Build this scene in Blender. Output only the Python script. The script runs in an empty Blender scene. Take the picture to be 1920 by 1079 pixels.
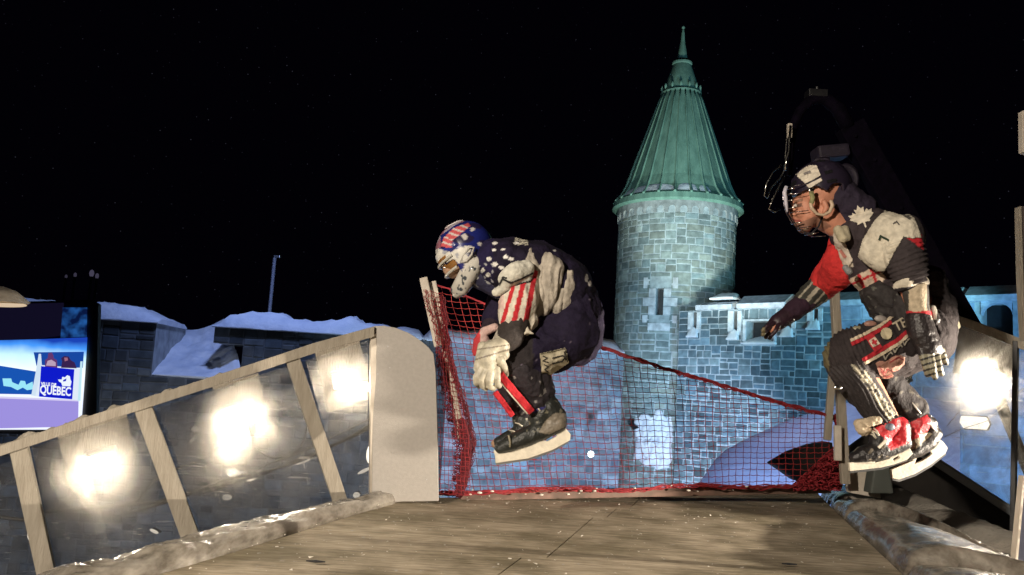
import bpy, bmesh, math, random
from mathutils import Vector, Matrix, noise
from mathutils.bvhtree import BVHTree
from mathutils.geometry import tessellate_polygon
random.seed(7)
R = math.radians
S = bpy.context.scene
COL = S.collection
# ---------------------------------------------------------------- camera, world, exposure
F = 1500.0
CAM = Vector((0, 0, 4.52))
PITCH, ROLL = R(7.0), R(3.4)
cd = bpy.data.cameras.new('camera'); cam = bpy.data.objects.new('camera', cd); COL.objects.link(cam)
cd.sensor_width = 36; cd.lens = 36 * F / 1920; cd.clip_end = 500; cd.clip_start = 0.05
RM = Matrix.Rotation(R(90) + PITCH, 3, 'X') @ Matrix.Rotation(ROLL, 3, 'Z')
cam.matrix_world = Matrix.Translation(CAM) @ RM.to_4x4()
S.camera = cam
S.view_settings.view_transform = 'Standard'; S.view_settings.look = 'None'
S.view_settings.exposure = 0.0; S.view_settings.gamma = 1.0
W = bpy.data.worlds.new('World'); S.world = W; W.use_nodes = True
W.node_tree.nodes['Background'].inputs[0].default_value = (0.06, 0.05, 0.16, 1)
_n = W.node_tree; _bg = _n.nodes['Background']; _bg.inputs[1].default_value = 0.05
_vo = _n.nodes.new('ShaderNodeTexVoronoi'); _vo.inputs['Scale'].default_value = 170
_tc = _n.nodes.new('ShaderNodeTexCoord'); _n.links.new(_tc.outputs['Generated'], _vo.inputs['Vector'])
_r = _n.nodes.new('ShaderNodeMapRange'); _r.inputs[1].default_value = .13; _r.inputs[2].default_value = .03; _r.inputs[3].default_value = 0; _r.inputs[4].default_value = 1.0
_n.links.new(_vo.outputs['Distance'], _r.inputs[0])
_sp = _n.nodes.new('ShaderNodeSeparateXYZ'); _n.links.new(_vo.outputs['Color'], _sp.inputs[0])
_p = _n.nodes.new('ShaderNodeMath'); _p.operation = 'POWER'; _n.links.new(_sp.outputs[0], _p.inputs[0]); _p.inputs[1].default_value = 7
_m = _n.nodes.new('ShaderNodeMath'); _m.operation = 'MULTIPLY'; _n.links.new(_r.outputs[0], _m.inputs[0]); _n.links.new(_p.outputs[0], _m.inputs[1])
_mx = _n.nodes.new('ShaderNodeMix'); _mx.data_type = 'RGBA'; _n.links.new(_m.outputs[0], _mx.inputs[0])
_mx.inputs[6].default_value = (.010, .007, .024, 1); _mx.inputs[7].default_value = (.75, .75, 1.0, 1); _n.links.new(_mx.outputs[2], _bg.inputs[0])
S.cycles.max_bounces = 6; S.cycles.transparent_max_bounces = 24
S.cycles.sample_clamp_indirect = 4.0; S.cycles.caustics_reflective = False; S.cycles.caustics_refractive = False

def lamp(name, kind, loc, aim, energy, color, size=0.3, spot=60, blend=0.6):
    ld = bpy.data.lights.new(name, kind); ld.energy = energy; ld.color = color
    if kind == 'AREA': ld.shape = 'DISK'; ld.size = size
    else: ld.shadow_soft_size = size
    if kind == 'SPOT': ld.spot_size = R(spot); ld.spot_blend = blend
    o = bpy.data.objects.new(name, ld); COL.objects.link(o); o.location = loc
    o.rotation_euler = (Vector(aim) - Vector(loc)).to_track_quat('-Z', 'Y').to_euler()
    return o
WARM = (1.0, 0.87, 0.71); BLUE = (0.22, 0.45, 1.0); CYAN = (0.30, 0.72, 1.0); COOL = (0.72, 0.85, 1.0)
lamp('track_floodlight', 'SPOT', (-2.2, -1.2, 5.95), (0.7, 3.9, 4.3), 1350, WARM, .10, 74, .35)
lamp('deck_floodlight', 'SPOT', (3.7, 2.9, 4.28), (-0.2, 3.3, 3.70), 1300, WARM, .02, 60, .3)
lamp('tower_floodlight', 'SPOT', (.5, 18.2, 6.2), (5.8, 30, 9.2), 2100, (.62, .84, .92), .5, 60)
lamp('tower_teal_floodlight', 'SPOT', (11, 17, 6.5), (8, 30, 10), 1500, (.30, .80, .90), .5, 70)
lamp('roof_floodlight', 'SPOT', (4.5, 18.5, 3.0), (8.0, 30, 15.5), 8500, (.92, 1.0, .86), .8, 44)
lamp('wall_blue_floodlight', 'SPOT', (12, 13, 1.5), (12.5, 25, 7.0), 3300, (.20, .56, 1.0), .3, 95)
lamp('wall_violet_floodlight', 'SPOT', (1.0, 7.5, 1.6), (3.0, 16, 4.0), 2600, (.44, .68, 1.0), .2, 90)
lamp('tower_foot_floodlight', 'SPOT', (5.0, 20, 1.0), (6.6, 28, 2.0), 3200, (.66, .80, 1.0), .2, 75)
lamp('snow_blue_floodlight', 'SPOT', (-4.2, 13.2, 9.5), (-6.3, 16.6, 5.2), 800, (.34, .48, 1.0), .3, 110)
lamp('snow_bank_floodlight', 'SPOT', (3.5, 8, 6.5), (5.3, 12.5, 3.6), 950, (.34, .50, 1.0), .3, 70)
lamp('back_of_track_light', 'SPOT', (-4.2, 6.6, 1.0), (-5.4, 16, 0.2), 1900, (.80, .86, 1.0), .3, 62, .5)

# ---------------------------------------------------------------- image plane to world helpers
def ray(px, py):
    return (RM @ Vector(((px - 960) / F, (539.5 - py) / F, -1))).normalized()
def P(px, py, Y):
    d = ray(px, py); return CAM + d * (Y / d.y)
def onz(px, py, z):
    d = ray(px, py); return CAM + d * ((z - CAM.z) / d.z)
class Plane:
    def __init__(s, a, b):
        s.p = a; s.n = (b - a).cross(Vector((0, 0, 1))).normalized()
    def __call__(s, px, py, off=0.0):
        n = s.n if s.n.y > 0 else -s.n
        d = ray(px, py); return CAM + d * ((s.p + n * off - CAM).dot(n) / d.dot(n))
RMT = RM.transposed()
def proj(v):
    c = RMT @ (v - CAM); return (960 + F * c.x / -c.z, 539.5 - F * c.y / -c.z)
def mpp(Y): return Y / F

# ---------------------------------------------------------------- materials
def newmat(name):
    m = bpy.data.materials.new(name); m.use_nodes = True
    nt = m.node_tree; b = nt.nodes['Principled BSDF']; return m, nt, b
def mat(name, c1, c2=None, rough=0.7, metal=0.0, scale=8.0, bump=0.0, bscale=None, stretch=None, spec=0.5, detail=6, emis=None, es=0, coat=0):
    m, nt, b = newmat(name)
    c2 = c2 or tuple(x * 0.8 for x in c1)
    b.inputs['Roughness'].default_value = rough; b.inputs['Metallic'].default_value = metal
    b.inputs['Specular IOR Level'].default_value = spec
    b.inputs['Coat Weight'].default_value = coat
    tc = nt.nodes.new('ShaderNodeTexCoord'); mp = nt.nodes.new('ShaderNodeMapping')
    nt.links.new(tc.outputs['Object'], mp.inputs[0])
    if stretch: mp.inputs['Scale'].default_value = stretch
    nz = nt.nodes.new('ShaderNodeTexNoise'); nz.inputs['Scale'].default_value = scale; nz.inputs['Detail'].default_value = detail
    nt.links.new(mp.outputs[0], nz.inputs['Vector'])
    rp = nt.nodes.new('ShaderNodeValToRGB'); rp.color_ramp.elements[0].position = .32; rp.color_ramp.elements[1].position = .68
    rp.color_ramp.elements[0].color = (*c1, 1); rp.color_ramp.elements[1].color = (*c2, 1)
    nt.links.new(nz.outputs[0], rp.inputs[0]); nt.links.new(rp.outputs[0], b.inputs['Base Color'])
    if bump:
        n2 = nt.nodes.new('ShaderNodeTexNoise'); n2.inputs['Scale'].default_value = bscale or scale * 4; n2.inputs['Detail'].default_value = 8
        nt.links.new(mp.outputs[0], n2.inputs['Vector'])
        bp = nt.nodes.new('ShaderNodeBump'); bp.inputs['Strength'].default_value = bump; bp.inputs['Distance'].default_value = 0.02
        nt.links.new(n2.outputs[0], bp.inputs['Height']); nt.links.new(bp.outputs[0], b.inputs['Normal'])
    if emis:
        b.inputs['Emission Color'].default_value = (*emis, 1); b.inputs['Emission Strength'].default_value = es
    return m
def vmat(name, rough=0.8, bump=0.3, bscale=180.0, spec=0.3, var=0.25, vscale=25, coat=0.0):
    """vertex coloured cloth, stone or paint with a fine procedural variation"""
    m, nt, b = newmat(name)
    b.inputs['Roughness'].default_value = rough; b.inputs['Specular IOR Level'].default_value = spec; b.inputs['Coat Weight'].default_value = coat
    vc = nt.nodes.new('ShaderNodeVertexColor'); vc.layer_name = 'Col'
    tc = nt.nodes.new('ShaderNodeTexCoord')
    nz = nt.nodes.new('ShaderNodeTexNoise'); nz.inputs['Scale'].default_value = vscale; nz.inputs['Detail'].default_value = 8
    nt.links.new(tc.outputs['Object'], nz.inputs['Vector'])
    mr = nt.nodes.new('ShaderNodeMapRange'); mr.inputs[1].default_value = .3; mr.inputs[2].default_value = .7
    mr.inputs[3].default_value = 1 - var; mr.inputs[4].default_value = 1 + var
    nt.links.new(nz.outputs[0], mr.inputs[0])
    mx = nt.nodes.new('ShaderNodeVectorMath'); mx.operation = 'SCALE'
    nt.links.new(vc.outputs[0], mx.inputs[0]); nt.links.new(mr.outputs[0], mx.inputs['Scale']); nt.links.new(mx.outputs[0], b.inputs['Base Color'])
    n2 = nt.nodes.new('ShaderNodeTexNoise'); n2.inputs['Scale'].default_value = bscale; n2.inputs['Detail'].default_value = 6
    nt.links.new(tc.outputs['Object'], n2.inputs['Vector'])
    bp = nt.nodes.new('ShaderNodeBump'); bp.inputs['Strength'].default_value = bump; bp.inputs['Distance'].default_value = 0.01
    nt.links.new(n2.outputs[0], bp.inputs['Height']); nt.links.new(bp.outputs[0], b.inputs['Normal'])
    return m
def emat(name, color, s):
    m, nt, b = newmat(name); b.inputs['Base Color'].default_value = (0, 0, 0, 1)
    b.inputs['Emission Color'].default_value = (*color, 1); b.inputs['Emission Strength'].default_value = s; return m

# ---------------------------------------------------------------- object helpers
class MB:
    def __init__(s): s.v = []; s.f = []; s.c = []; s.m = []
    def add(s, vs, fs, col=None, mi=0):
        o = len(s.v); s.v += [tuple(v) for v in vs]; s.f += [tuple(i + o for i in f) for f in fs]
        s.c += [col or (1, 1, 1)] * len(vs); s.m += [mi] * len(fs); return s
    def box(s, c, size, rot=None, col=None, mi=0):
        rot = rot or Matrix.Identity(3); c = Vector(c); h = Vector(size) / 2
        vs = [c + rot @ Vector((x * h.x, y * h.y, z * h.z)) for x in (-1, 1) for y in (-1, 1) for z in (-1, 1)]
        return s.add(vs, [(0, 1, 3, 2), (4, 6, 7, 5), (0, 4, 5, 1), (2, 3, 7, 6), (0, 2, 6, 4), (1, 5, 7, 3)], col, mi)
    def beam(s, a, b, w, d, yd=(0, 1, 0), col=None, mi=0):
        """bar from a to b, w across in the picture plane, d along yd"""
        a = Vector(a); b = Vector(b); z = (b - a).normalized(); y = Vector(yd); y = (y - z * y.dot(z)).normalized(); x = y.cross(z)
        return s.box((a + b) / 2, (w, d, (b - a).length), Matrix((x, y, z)).transposed(), col, mi)
    def tube(s, pts, r, n=6, col=None, cap=True, mi=0):
        pts = [Vector(p) for p in pts]; rs = r if isinstance(r, (list, tuple)) else [r] * len(pts)
        vs = []; up = Vector((0.13, 0.37, 0.92)).normalized()
        for i, p in enumerate(pts):
            t = (pts[min(i + 1, len(pts) - 1)] - pts[max(i - 1, 0)])
            t = t.normalized() if t.length > 1e-9 else Vector((0, 0, 1))
            x = t.cross(up)
            if x.length < .05: x = t.cross(Vector((1, 0, 0)))
            x.normalize(); y = t.cross(x)
            for k in range(n):
                a = 2 * math.pi * k / n; vs.append(p + (x * math.cos(a) + y * math.sin(a)) * rs[i])
        fs = [(i * n + k, i * n + (k + 1) % n, (i + 1) * n + (k + 1) % n, (i + 1) * n + k) for i in range(len(pts) - 1) for k in range(n)]
        if cap: fs += [tuple(range(n))[::-1], tuple((len(pts) - 1) * n + k for k in range(n))]
        return s.add(vs, fs, col, mi)
    def prism(s, front, off, col=None, mi=0, holes=()):
        """front: world points of an outline; off: vector of the thickness"""
        loops = [list(front)] + [list(h) for h in holes]; off = Vector(off)
        flat = [p for l in loops for p in l]; n = len(flat)
        tris = tessellate_polygon([[Vector(p) for p in l] for l in loops])
        fs = [tuple(t) for t in tris] + [tuple(i + n for i in t[::-1]) for t in tris]
        o = 0
        for l in loops:
            m = len(l); fs += [(o + i, o + (i + 1) % m, o + n + (i + 1) % m, o + n + i) for i in range(m)]; o += m
        return s.add(flat + [Vector(p) + off for p in flat], fs, col, mi)
    def grid(s, rows, col=None, mi=0, closed=False):
        nr, nc = len(rows), len(rows[0])
        vs = [p for r in rows for p in r]
        fs = [(i * nc + j, i * nc + (j + 1) % nc, (i + 1) * nc + (j + 1) % nc, (i + 1) * nc + j) for i in range(nr - 1) for j in range(nc if closed else nc - 1)]
        return s.add(vs, fs, col, mi)
    def ball(s, c, r, n=10, sc=(1, 1, 1), col=None, mi=0):
        rows = [[Vector(c) + Vector((math.cos(2 * math.pi * k / n) * math.sin(a) * r * sc[0], math.sin(2 * math.pi * k / n) * math.sin(a) * r * sc[1], math.cos(a) * r * sc[2])) for k in range(n)]
                for a in [math.pi * (i + .02) / (n // 2 + .04) for i in range(n // 2 + 1)]]
        return s.grid(rows, col, mi, True)
    def obj(s, name, mats, parent=None, smooth=False, bevel=0.0, recalc=True, loc=None):
        me = bpy.data.meshes.new(name)
        loc = Vector(loc) if loc is not None else None
        me.from_pydata([tuple(Vector(v) - loc) for v in s.v] if loc is not None else s.v, [], s.f)
        for m in (mats if isinstance(mats, (list, tuple)) else [mats]): me.materials.append(m)
        me.polygons.foreach_set('material_index', s.m)
        a = me.color_attributes.new('Col', 'FLOAT_COLOR', 'POINT')
        a.data.foreach_set('color', [x for c in s.c for x in (*c, 1.0)])
        if recalc or bevel:
            bm = bmesh.new(); bm.from_mesh(me)
            bmesh.ops.recalc_face_normals(bm, faces=bm.faces)
            if bevel: bmesh.ops.bevel(bm, geom=[e for e in bm.edges if len(e.link_faces) == 2 and e.calc_face_angle(0) > .6], offset=bevel, segments=2, affect='EDGES', profile=.6)
            bm.to_mesh(me); bm.free()
        if smooth: me.polygons.foreach_set('use_smooth', [True] * len(me.polygons))
        me.update()
        o = bpy.data.objects.new(name, me); COL.objects.link(o)
        if loc is not None: o.location = loc
        if parent:
            o.parent = parent; o.matrix_parent_inverse = world_of(parent).inverted()
        return o
def world_of(o):
    m = Matrix.LocRotScale(o.location, o.rotation_euler, o.scale)
    return (world_of(o.parent) @ o.matrix_parent_inverse @ m) if o.parent else m
def tag(o, label=None, cat=None, group=None, kind=None):
    if label: o['label'] = label
    if cat: o['category'] = cat
    if group: o['group'] = group
    if kind: o['kind'] = kind
    return o
def thing(name, loc, label, cat, group=None):
    o = bpy.data.objects.new(name, None); COL.objects.link(o); o.location = loc; o.empty_display_size = .2
    return tag(o, label, cat, group)
def inpoly(x, y, poly):
    c = False; n = len(poly)
    for i in range(n):
        x1, y1 = poly[i]; x2, y2 = poly[i - 1]
        if (y1 > y) != (y2 > y) and x < (x2 - x1) * (y - y1) / (y2 - y1) + x1: c = not c
    return c
def lerp(a, b, t): return a + (b - a) * t
def fbm(p, o=4): return noise.fractal(Vector(p), 1.0, 2.0, o)
def polyline_at(pts, t):
    """pts list of Vectors, t in 0..1 by index"""
    f = t * (len(pts) - 1); i = min(int(f), len(pts) - 2); return pts[i].lerp(pts[i + 1], f - i)

# ---------------------------------------------------------------- shared materials
M_wood = mat('bare_pine', (.36, .32, .26), (.27, .235, .185), .75, scale=6, bump=.35, stretch=(6, 6, 1))
M_whitewood = mat('painted_wood', (.66, .60, .52), (.50, .44, .36), .6, scale=9, bump=.25)
M_panel = mat('grey_panel', (.43, .40, .37), (.39, .365, .335), .85, scale=60, bump=.15, bscale=200)
M_snow = mat('snow', (.78, .80, .84), (.60, .64, .72), .9, scale=4, bump=1.0, bscale=9)
M_snowdark = mat('trodden_snow', (.42, .43, .46), (.25, .25, .28), .9, scale=1.2, bump=.6, bscale=9)
M_black = mat('black_plastic', (.012, .012, .014), (.02, .02, .022), .45, bump=.1)
M_backdrop = mat('backdrop_black', (.012, .010, .009), (.022, .018, .015), .8, scale=5, bump=.5, bscale=10)  # for sheets added to keep shaded gaps dark
M_steel = mat('steel', (.6, .6, .6), (.45, .45, .47), .3, metal=1.0, scale=30)
M_chrome = mat('chrome_tube', (.75, .72, .66), (.6, .58, .52), .22, metal=1.0, scale=30)
M_cable = mat('rubber_cable', (.02, .018, .016), (.03, .027, .024), .5)
M_stone = vmat('cut_stone', .85, .55, 16, .25, .30, 5)
M_net = mat('red_net_cord', (.34, .022, .03), (.22, .012, .02), .75, scale=60)

# ================================================================ THE SETTING
ZD = 3.90   # top of the wooden deck
g = MB(); rows = []
for i in range(61):
    y = -10 + i * 3.4; rows.append([(-90 + j * 3.6 , y, .25 * fbm((j * .35, i * .35, 0)) if y > 4 else 0) for j in range(56)])
g.grid(rows); tag(g.obj('ground', M_snowdark, smooth=True), kind='structure')

# ---- stone masonry --------------------------------------------------------
def masonry(mb, fn, u0, u1, v0, v1, holes=(), cmin=.22, cmax=.42, wmin=.3, wmax=.85, proud=.012, gap=.038, seed=1, base=(.30, .32, .33), dark=.45, seg=.22):
    """irregular squared stones on a surface fn(u, v, out); holes are (ua, ub, va, vb) left open"""
    rnd = random.Random(seed); v = v0
    def inhole(a, b, c, d):
        return any(a < h[1] and b > h[0] and c < h[3] and d > h[2] for h in holes)
    def stone(a, b, c, d):
        if b - a < .07 or d - c < .05 or inhole(a, b, c, d): return
        gg = gap * rnd.uniform(.5, 1.5); a += gg / 2; b -= gg / 2; c += gg / 2; d -= gg / 2
        pr = proud * rnd.uniform(.4, 1.6); j = lambda: rnd.uniform(-.016, .016)
        k = rnd.uniform(1 - dark, 1 + dark * .8); t = rnd.uniform(-.08, .08)
        if rnd.random() < .12: k *= 1.5
        col = (base[0] * k * (1 + t), base[1] * k, base[2] * k * (1 - t))
        e = min(.016, (b - a) * .2, (d - c) * .2); n = max(1, math.ceil((b - a) / seg)); vs = []
        j0, j1, j2, j3 = j(), j(), j(), j()
        for i in range(n + 1):
            s = i / n; u = lerp(a, b, s); c_ = c + lerp(j0, j1, s) * .6; d_ = d + lerp(j2, j3, s) * .6
            ui = u + (e if i == 0 else -e if i == n else 0)
            vs += [fn(u + (j0 if i == 0 else j1 if i == n else 0), c_, .001), fn(ui, c_ + e, pr), fn(ui, d_ - e, pr), fn(u, d_, .001)]
        fs = []
        for i in range(n):
            o = i * 4; fs += [(o, o + 4, o + 5, o + 1), (o + 1, o + 5, o + 6, o + 2), (o + 2, o + 6, o + 7, o + 3)]
        fs += [(0, 1, 2, 3), (n * 4, n * 4 + 1, n * 4 + 2, n * 4 + 3)]
        mb.add(vs, fs, col)
    def column(a, b, c, d, lvl=0):
        h, w = d - c, b - a
        if h > cmax and (h > w * .8 or rnd.random() < .75):
            m = c + h * rnd.uniform(.32, .68); column(a, b, c, m, lvl + 1); column(a, b, m, d, lvl + 1)
        elif w > wmax or (w > wmin * 2 and rnd.random() < .45):
            m = a + w * rnd.uniform(.35, .65); column(a, m, c, d, lvl + 1); column(m, b, c, d, lvl + 1)
        elif h > cmin * 1.9 and rnd.random() < .55:
            m = c + h * rnd.uniform(.38, .62); stone(a, b, c, m); stone(a, b, m, d)
        else: stone(a, b, c, d)
    while v < v1 - .05:
        h = min(rnd.uniform(cmax * 1.1, cmax * 2.1), v1 - v); u = u0
        if v1 - v - h < cmin: h = v1 - v
        cuts = sorted({u0, u1} | {x for H in holes for x in H[:2] if u0 < x < u1 and v < H[3] and v + h > H[2]})
        for s0, s1 in zip(cuts, cuts[1:]):
            vs_ = sorted({v, v + h} | {z for H in holes for z in H[2:4] if v < z < v + h and H[0] <= s0 + 1e-4 and H[1] >= s1 - 1e-4})
            u = s0
            while u < s1 - .02:
                w = rnd.uniform(wmin * 1.2, wmax * 1.5)
                if s1 - u - w < wmin: w = s1 - u
                for z0, z1 in zip(vs_, vs_[1:]): column(u, min(u + w, s1), z0, z1)
                u += w
        v += h
MORTAR = (.36, .41, .45)
def wall_base(mb, fn, u0, u1, v0, v1, holes=(), depth=.6, nu=1):
    """mortar face with openings cut as cells, and reveals behind them"""
    us = sorted({u0, u1} | {x for h in holes for x in h[:2]} | {lerp(u0, u1, i / nu) for i in range(nu + 1)})
    vs = sorted({v0, v1} | {x for h in holes for x in h[2:4]})
    for a, b in zip(us, us[1:]):
        for c, d in zip(vs, vs[1:]):
            mu, mv = (a + b) / 2, (c + d) / 2
            if any(h[0] < mu < h[1] and h[2] < mv < h[3] for h in holes): continue
            mb.add([fn(a, c, 0), fn(b, c, 0), fn(b, d, 0), fn(a, d, 0)], [(0, 1, 2, 3)], MORTAR)
    ins = lambda x, z: any(h[0] < x < h[1] and h[2] < z < h[3] for h in holes)
    for a, b, c, d in [h[:4] for h in holes]:
        cu = [x for x in us if a <= x <= b]; cv = [z for z in vs if c <= z <= d]
        ed = [((x0, z), (x1, z), (0, dz)) for x0, x1 in zip(cu, cu[1:]) for z, dz in ((c, -.01), (d, .01))] + [((x, z0), (x, z1), (dx, 0)) for z0, z1 in zip(cv, cv[1:]) for x, dx in ((a, -.01), (b, .01))]
        for p, r, o in ed:
            if ins((p[0] + r[0]) / 2 + o[0], (p[1] + r[1]) / 2 + o[1]) or (d >= v1 - .001 and p[1] == r[1] == d): continue
            mb.add([fn(*p, 0), fn(*r, 0), fn(*r, -depth), fn(*p, -depth)], [(0, 1, 2, 3)], (.33, .35, .36))
def plain_wall_fn(a, b):
    d = (b - a); L = Vector((d.x, d.y, 0)).length; t = Vector((d.x, d.y, 0)) / L; n = Vector((t.y, -t.x, 0))
    if n.y > 0: n = -n
    return (lambda u, v, o: Vector((a.x, a.y, 0)) + t * u + n * o + Vector((0, 0, v))), L, t, n
def u_of(px, py, a, t, n):
    """distance along a wall plane (and height) of an image point"""
    d = ray(px, py); A = Vector((a.x, a.y, 0)); k = (A - CAM).dot(n) / d.dot(n); w = CAM + d * k
    return (w - A).dot(t), w.z

# ---- round tower ----------------------------------------------------------
TY = 30.0
tb = P(1261, 640, TY); TX = tb.x
mp_ = TY / F
TR = 109.5 * mp_
z_at = lambda py, px=1268, Y=TY: P(px, py, Y).z
z_eave = z_at(392); z_top = z_at(50, 1281)
tower = thing('round_tower', (TX, TY, 0), 'round stone tower with tall pointed green copper roof, lit against the black sky', 'tower')
tw = MB(); M0 = MORTAR; MORTAR = (.32, .37, .385)
cyl = lambda u, v, o: Vector((TX + math.sin(u / TR) * (TR + o), TY - math.cos(u / TR) * (TR + o), v))
zc = z_eave
u_w = -TR * math.asin(min(.95, (1268 - 1222) / 111)); wz0, wz1 = z_at(600, 1222), z_at(553, 1222)
win = (u_w - .13, u_w + .13, wz0, wz1)
wall_base(tw, cyl, -math.pi * TR, math.pi * TR, -.5, zc + .1, [win], .5, 90)
fr = (u_w - .36, u_w + .36, wz0 - .55, wz1 + .4)
masonry(tw, cyl, -math.pi * TR * .62, math.pi * TR * .62, 0, zc - .62, [fr], .18, .36, .26, .75, seed=5, base=(.185, .225, .22), dark=.22)
tw.obj('masonry_wall', M_stone, tower); MORTAR = M0
q = MB()   # pale dressed stones round the slit window
lv = [fr[2], wz0 - .28, wz0, lerp(wz0, wz1, .33), lerp(wz0, wz1, .66), wz1, fr[3]]
for i in range(len(lv) - 1):
    ww = .62 if i % 2 else .40
    segs = [(u_w - ww, u_w + ww)] if (lv[i + 1] <= wz0 + .01 or lv[i] >= wz1 - .01) else [(u_w - ww, u_w - .13), (u_w + .13, u_w + ww)]
    for a, b in segs:
        k = random.uniform(.9, 1.1)
        vs = [cyl(x, z, .05) for x, z in ((a + .01, lv[i] + .01), (b - .01, lv[i] + .01), (b - .01, lv[i + 1] - .01), (a + .01, lv[i + 1] - .01))] + [cyl(x, z, .0) for x, z in ((a, lv[i]), (b, lv[i]), (b, lv[i + 1]), (a, lv[i + 1]))]
        q.add(vs, [(0, 1, 2, 3), (4, 5, 1, 0), (5, 6, 2, 1), (6, 7, 3, 2), (7, 4, 0, 3)], (.50 * k, .53 * k, .56 * k))
q.obj('window_surround', M_stone, tower)
q = MB(); q.add([cyl(a, z, -.35) for a, z in ((win[0], wz0), (win[1], wz0), (win[1], wz1), (win[0], wz1))], [(0, 1, 2, 3)]); q.obj('window', M_black, tower)
# corbel arcade and cornice under the eave
q = MB(); NC = 34
for k in range(NC):
    u = (k + .5) / NC * 2 * math.pi * TR - math.pi * TR; wd = 2 * math.pi * TR / NC
    arc = [(u - wd * .5, zc - .12)] + [(u - wd * .5, zc - .62), (u - wd * .34, zc - .62)] + [(u - math.cos(a) * wd * .34, zc - .50 + math.sin(a) * wd * .34) for a in [math.pi * i / 8 for i in range(9)]] + [(u + wd * .34, zc - .62), (u + wd * .5, zc - .62), (u + wd * .5, zc - .12)]
    top = [cyl(a, b, .06) for a, b in arc]; bot = [cyl(a, b, -.02) for a, b in arc]; n = len(arc)
    tr = tessellate_polygon([[Vector((a, b, 0)) for a, b in arc]])
    k2 = random.uniform(.85, 1.1)
    q.add(top + bot, [tuple(t) for t in tr] + [(i, (i + 1) % n, n + (i + 1) % n, n + i) for i in range(n)], (.27 * k2, .29 * k2, .29 * k2))
rows = [[cyl(2 * math.pi * TR * i / 72, z, o) for i in range(72)] for z, o in ((zc - .12, .0), (zc - .12, .13), (zc + .04, .15), (zc + .06, .0))]
q.grid(rows, (.30, .33, .33), 0, True); q.obj('corbel_arcade', M_stone, tower)
# copper roof
m, nt, b = newmat('green_copper'); b.inputs['Roughness'].default_value = .62; b.inputs['Specular IOR Level'].default_value = .3
tc = nt.nodes.new('ShaderNodeTexCoord'); mp = nt.nodes.new('ShaderNodeMapping'); mp.inputs['Scale'].default_value = (1, 1, .18)
nz = nt.nodes.new('ShaderNodeTexNoise'); nz.inputs['Scale'].default_value = 3.4; nz.inputs['Detail'].default_value = 9; nz.inputs['Roughness'].default_value = .65
rp = nt.nodes.new('ShaderNodeValToRGB'); e = rp.color_ramp.elements
e[0].position = .3; e[0].color = (.09, .17, .135, 1); e[1].position = .72; e[1].color = (.19, .33, .26, 1)
x_ = e.new(.5); x_.color = (.14, .26, .205, 1)
nt.links.new(tc.outputs['Object'], mp.inputs[0]); nt.links.new(mp.outputs[0], nz.inputs['Vector']); nt.links.new(nz.outputs[0], rp.inputs[0]); nt.links.new(rp.outputs[0], b.inputs['Base Color'])
bp = nt.nodes.new('ShaderNodeBump'); bp.inputs['Strength'].default_value = .4; bp.inputs['Distance'].default_value = .08
nt.links.new(nz.outputs[0], bp.inputs['Height']); nt.links.new(bp.outputs[0], b.inputs['Normal'])
M_copper = m
prof = [(z_at(402), 118), (z_at(398), 123), (z_at(388), 121), (z_at(380), 113), (z_at(370), 106), (z_at(350), 97), (z_at(320), 87), (z_at(252), 63), (z_at(180), 37.5)]
NS = 26
def ring(z, r, n=NS * 6, wave=0.0):
    out = []
    for i in range(n):
        a = 2 * math.pi * i / n; k = (i % 6); rr = r * mp_ * (1 + (wave if k == 0 else 0))
        out.append(Vector((TX + math.sin(a) * rr, TY - math.cos(a) * rr, z)))
    return out
q = MB()
zs = [(lerp(prof[i][0], prof[i + 1][0], j / 4), lerp(prof[i][1], prof[i + 1][1], j / 4)) for i in range(len(prof) - 1) for j in range(4)] + [prof[-1]]
q.grid([ring(zc - .02, 100)] + [ring(z, r, wave=0.0) for z, r in zs], None, 0, True)
roof = q.obj('copper_roof', M_copper, tower, smooth=False)
q = MB()
for k in range(NS):
    a = 2 * math.pi * k / NS
    q.tube([Vector((TX + math.sin(a) * (r * mp_ + .01), TY - math.cos(a) * (r * mp_ + .01), z)) for z, r in zs[8:]], [lerp(.055, .03, i / (len(zs) - 9)) for i in range(len(zs) - 8)], 6)
q.obj('roof_seam', M_copper, roof, smooth=True)
q = MB(); lam = [(180, 37.5), (182, 39), (178, 39.5), (176, 35.5), (150, 27.5), (124, 18), (122, 19.5), (119, 19.5), (118, 11), (100, 8.5), (80, 4.5), (62, 3), (50, .6)]
zz = [(z_at(y, 1268 + (400 - y) * .036), r) for y, r in lam]
q.grid([[Vector((TX + math.sin(2 * math.pi * i / 40) * r * mp_, TY - math.cos(2 * math.pi * i / 40) * r * mp_, z)) for i in range(40)] for z, r in zz], None, 0, True)
fin = q.obj('roof_spire', M_copper, tower)
for k in range(14):
    q = MB(); a = 2 * math.pi * (k + .5) / 14; r = 37 * mp_; c = Vector((TX + math.sin(a) * r, TY - math.cos(a) * r, z_at(169, 1275)))
    q.ball(c, .055, 8, (1, 1, 2.2)); q.obj('vent_bud', M_copper, fin, smooth=True)
q = MB(); zr = z_at(186, 1275)
q.ball((TX, TY, z_at(52, 1281)), .07, 8); q.obj('finial', M_copper, fin, smooth=True)
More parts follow.
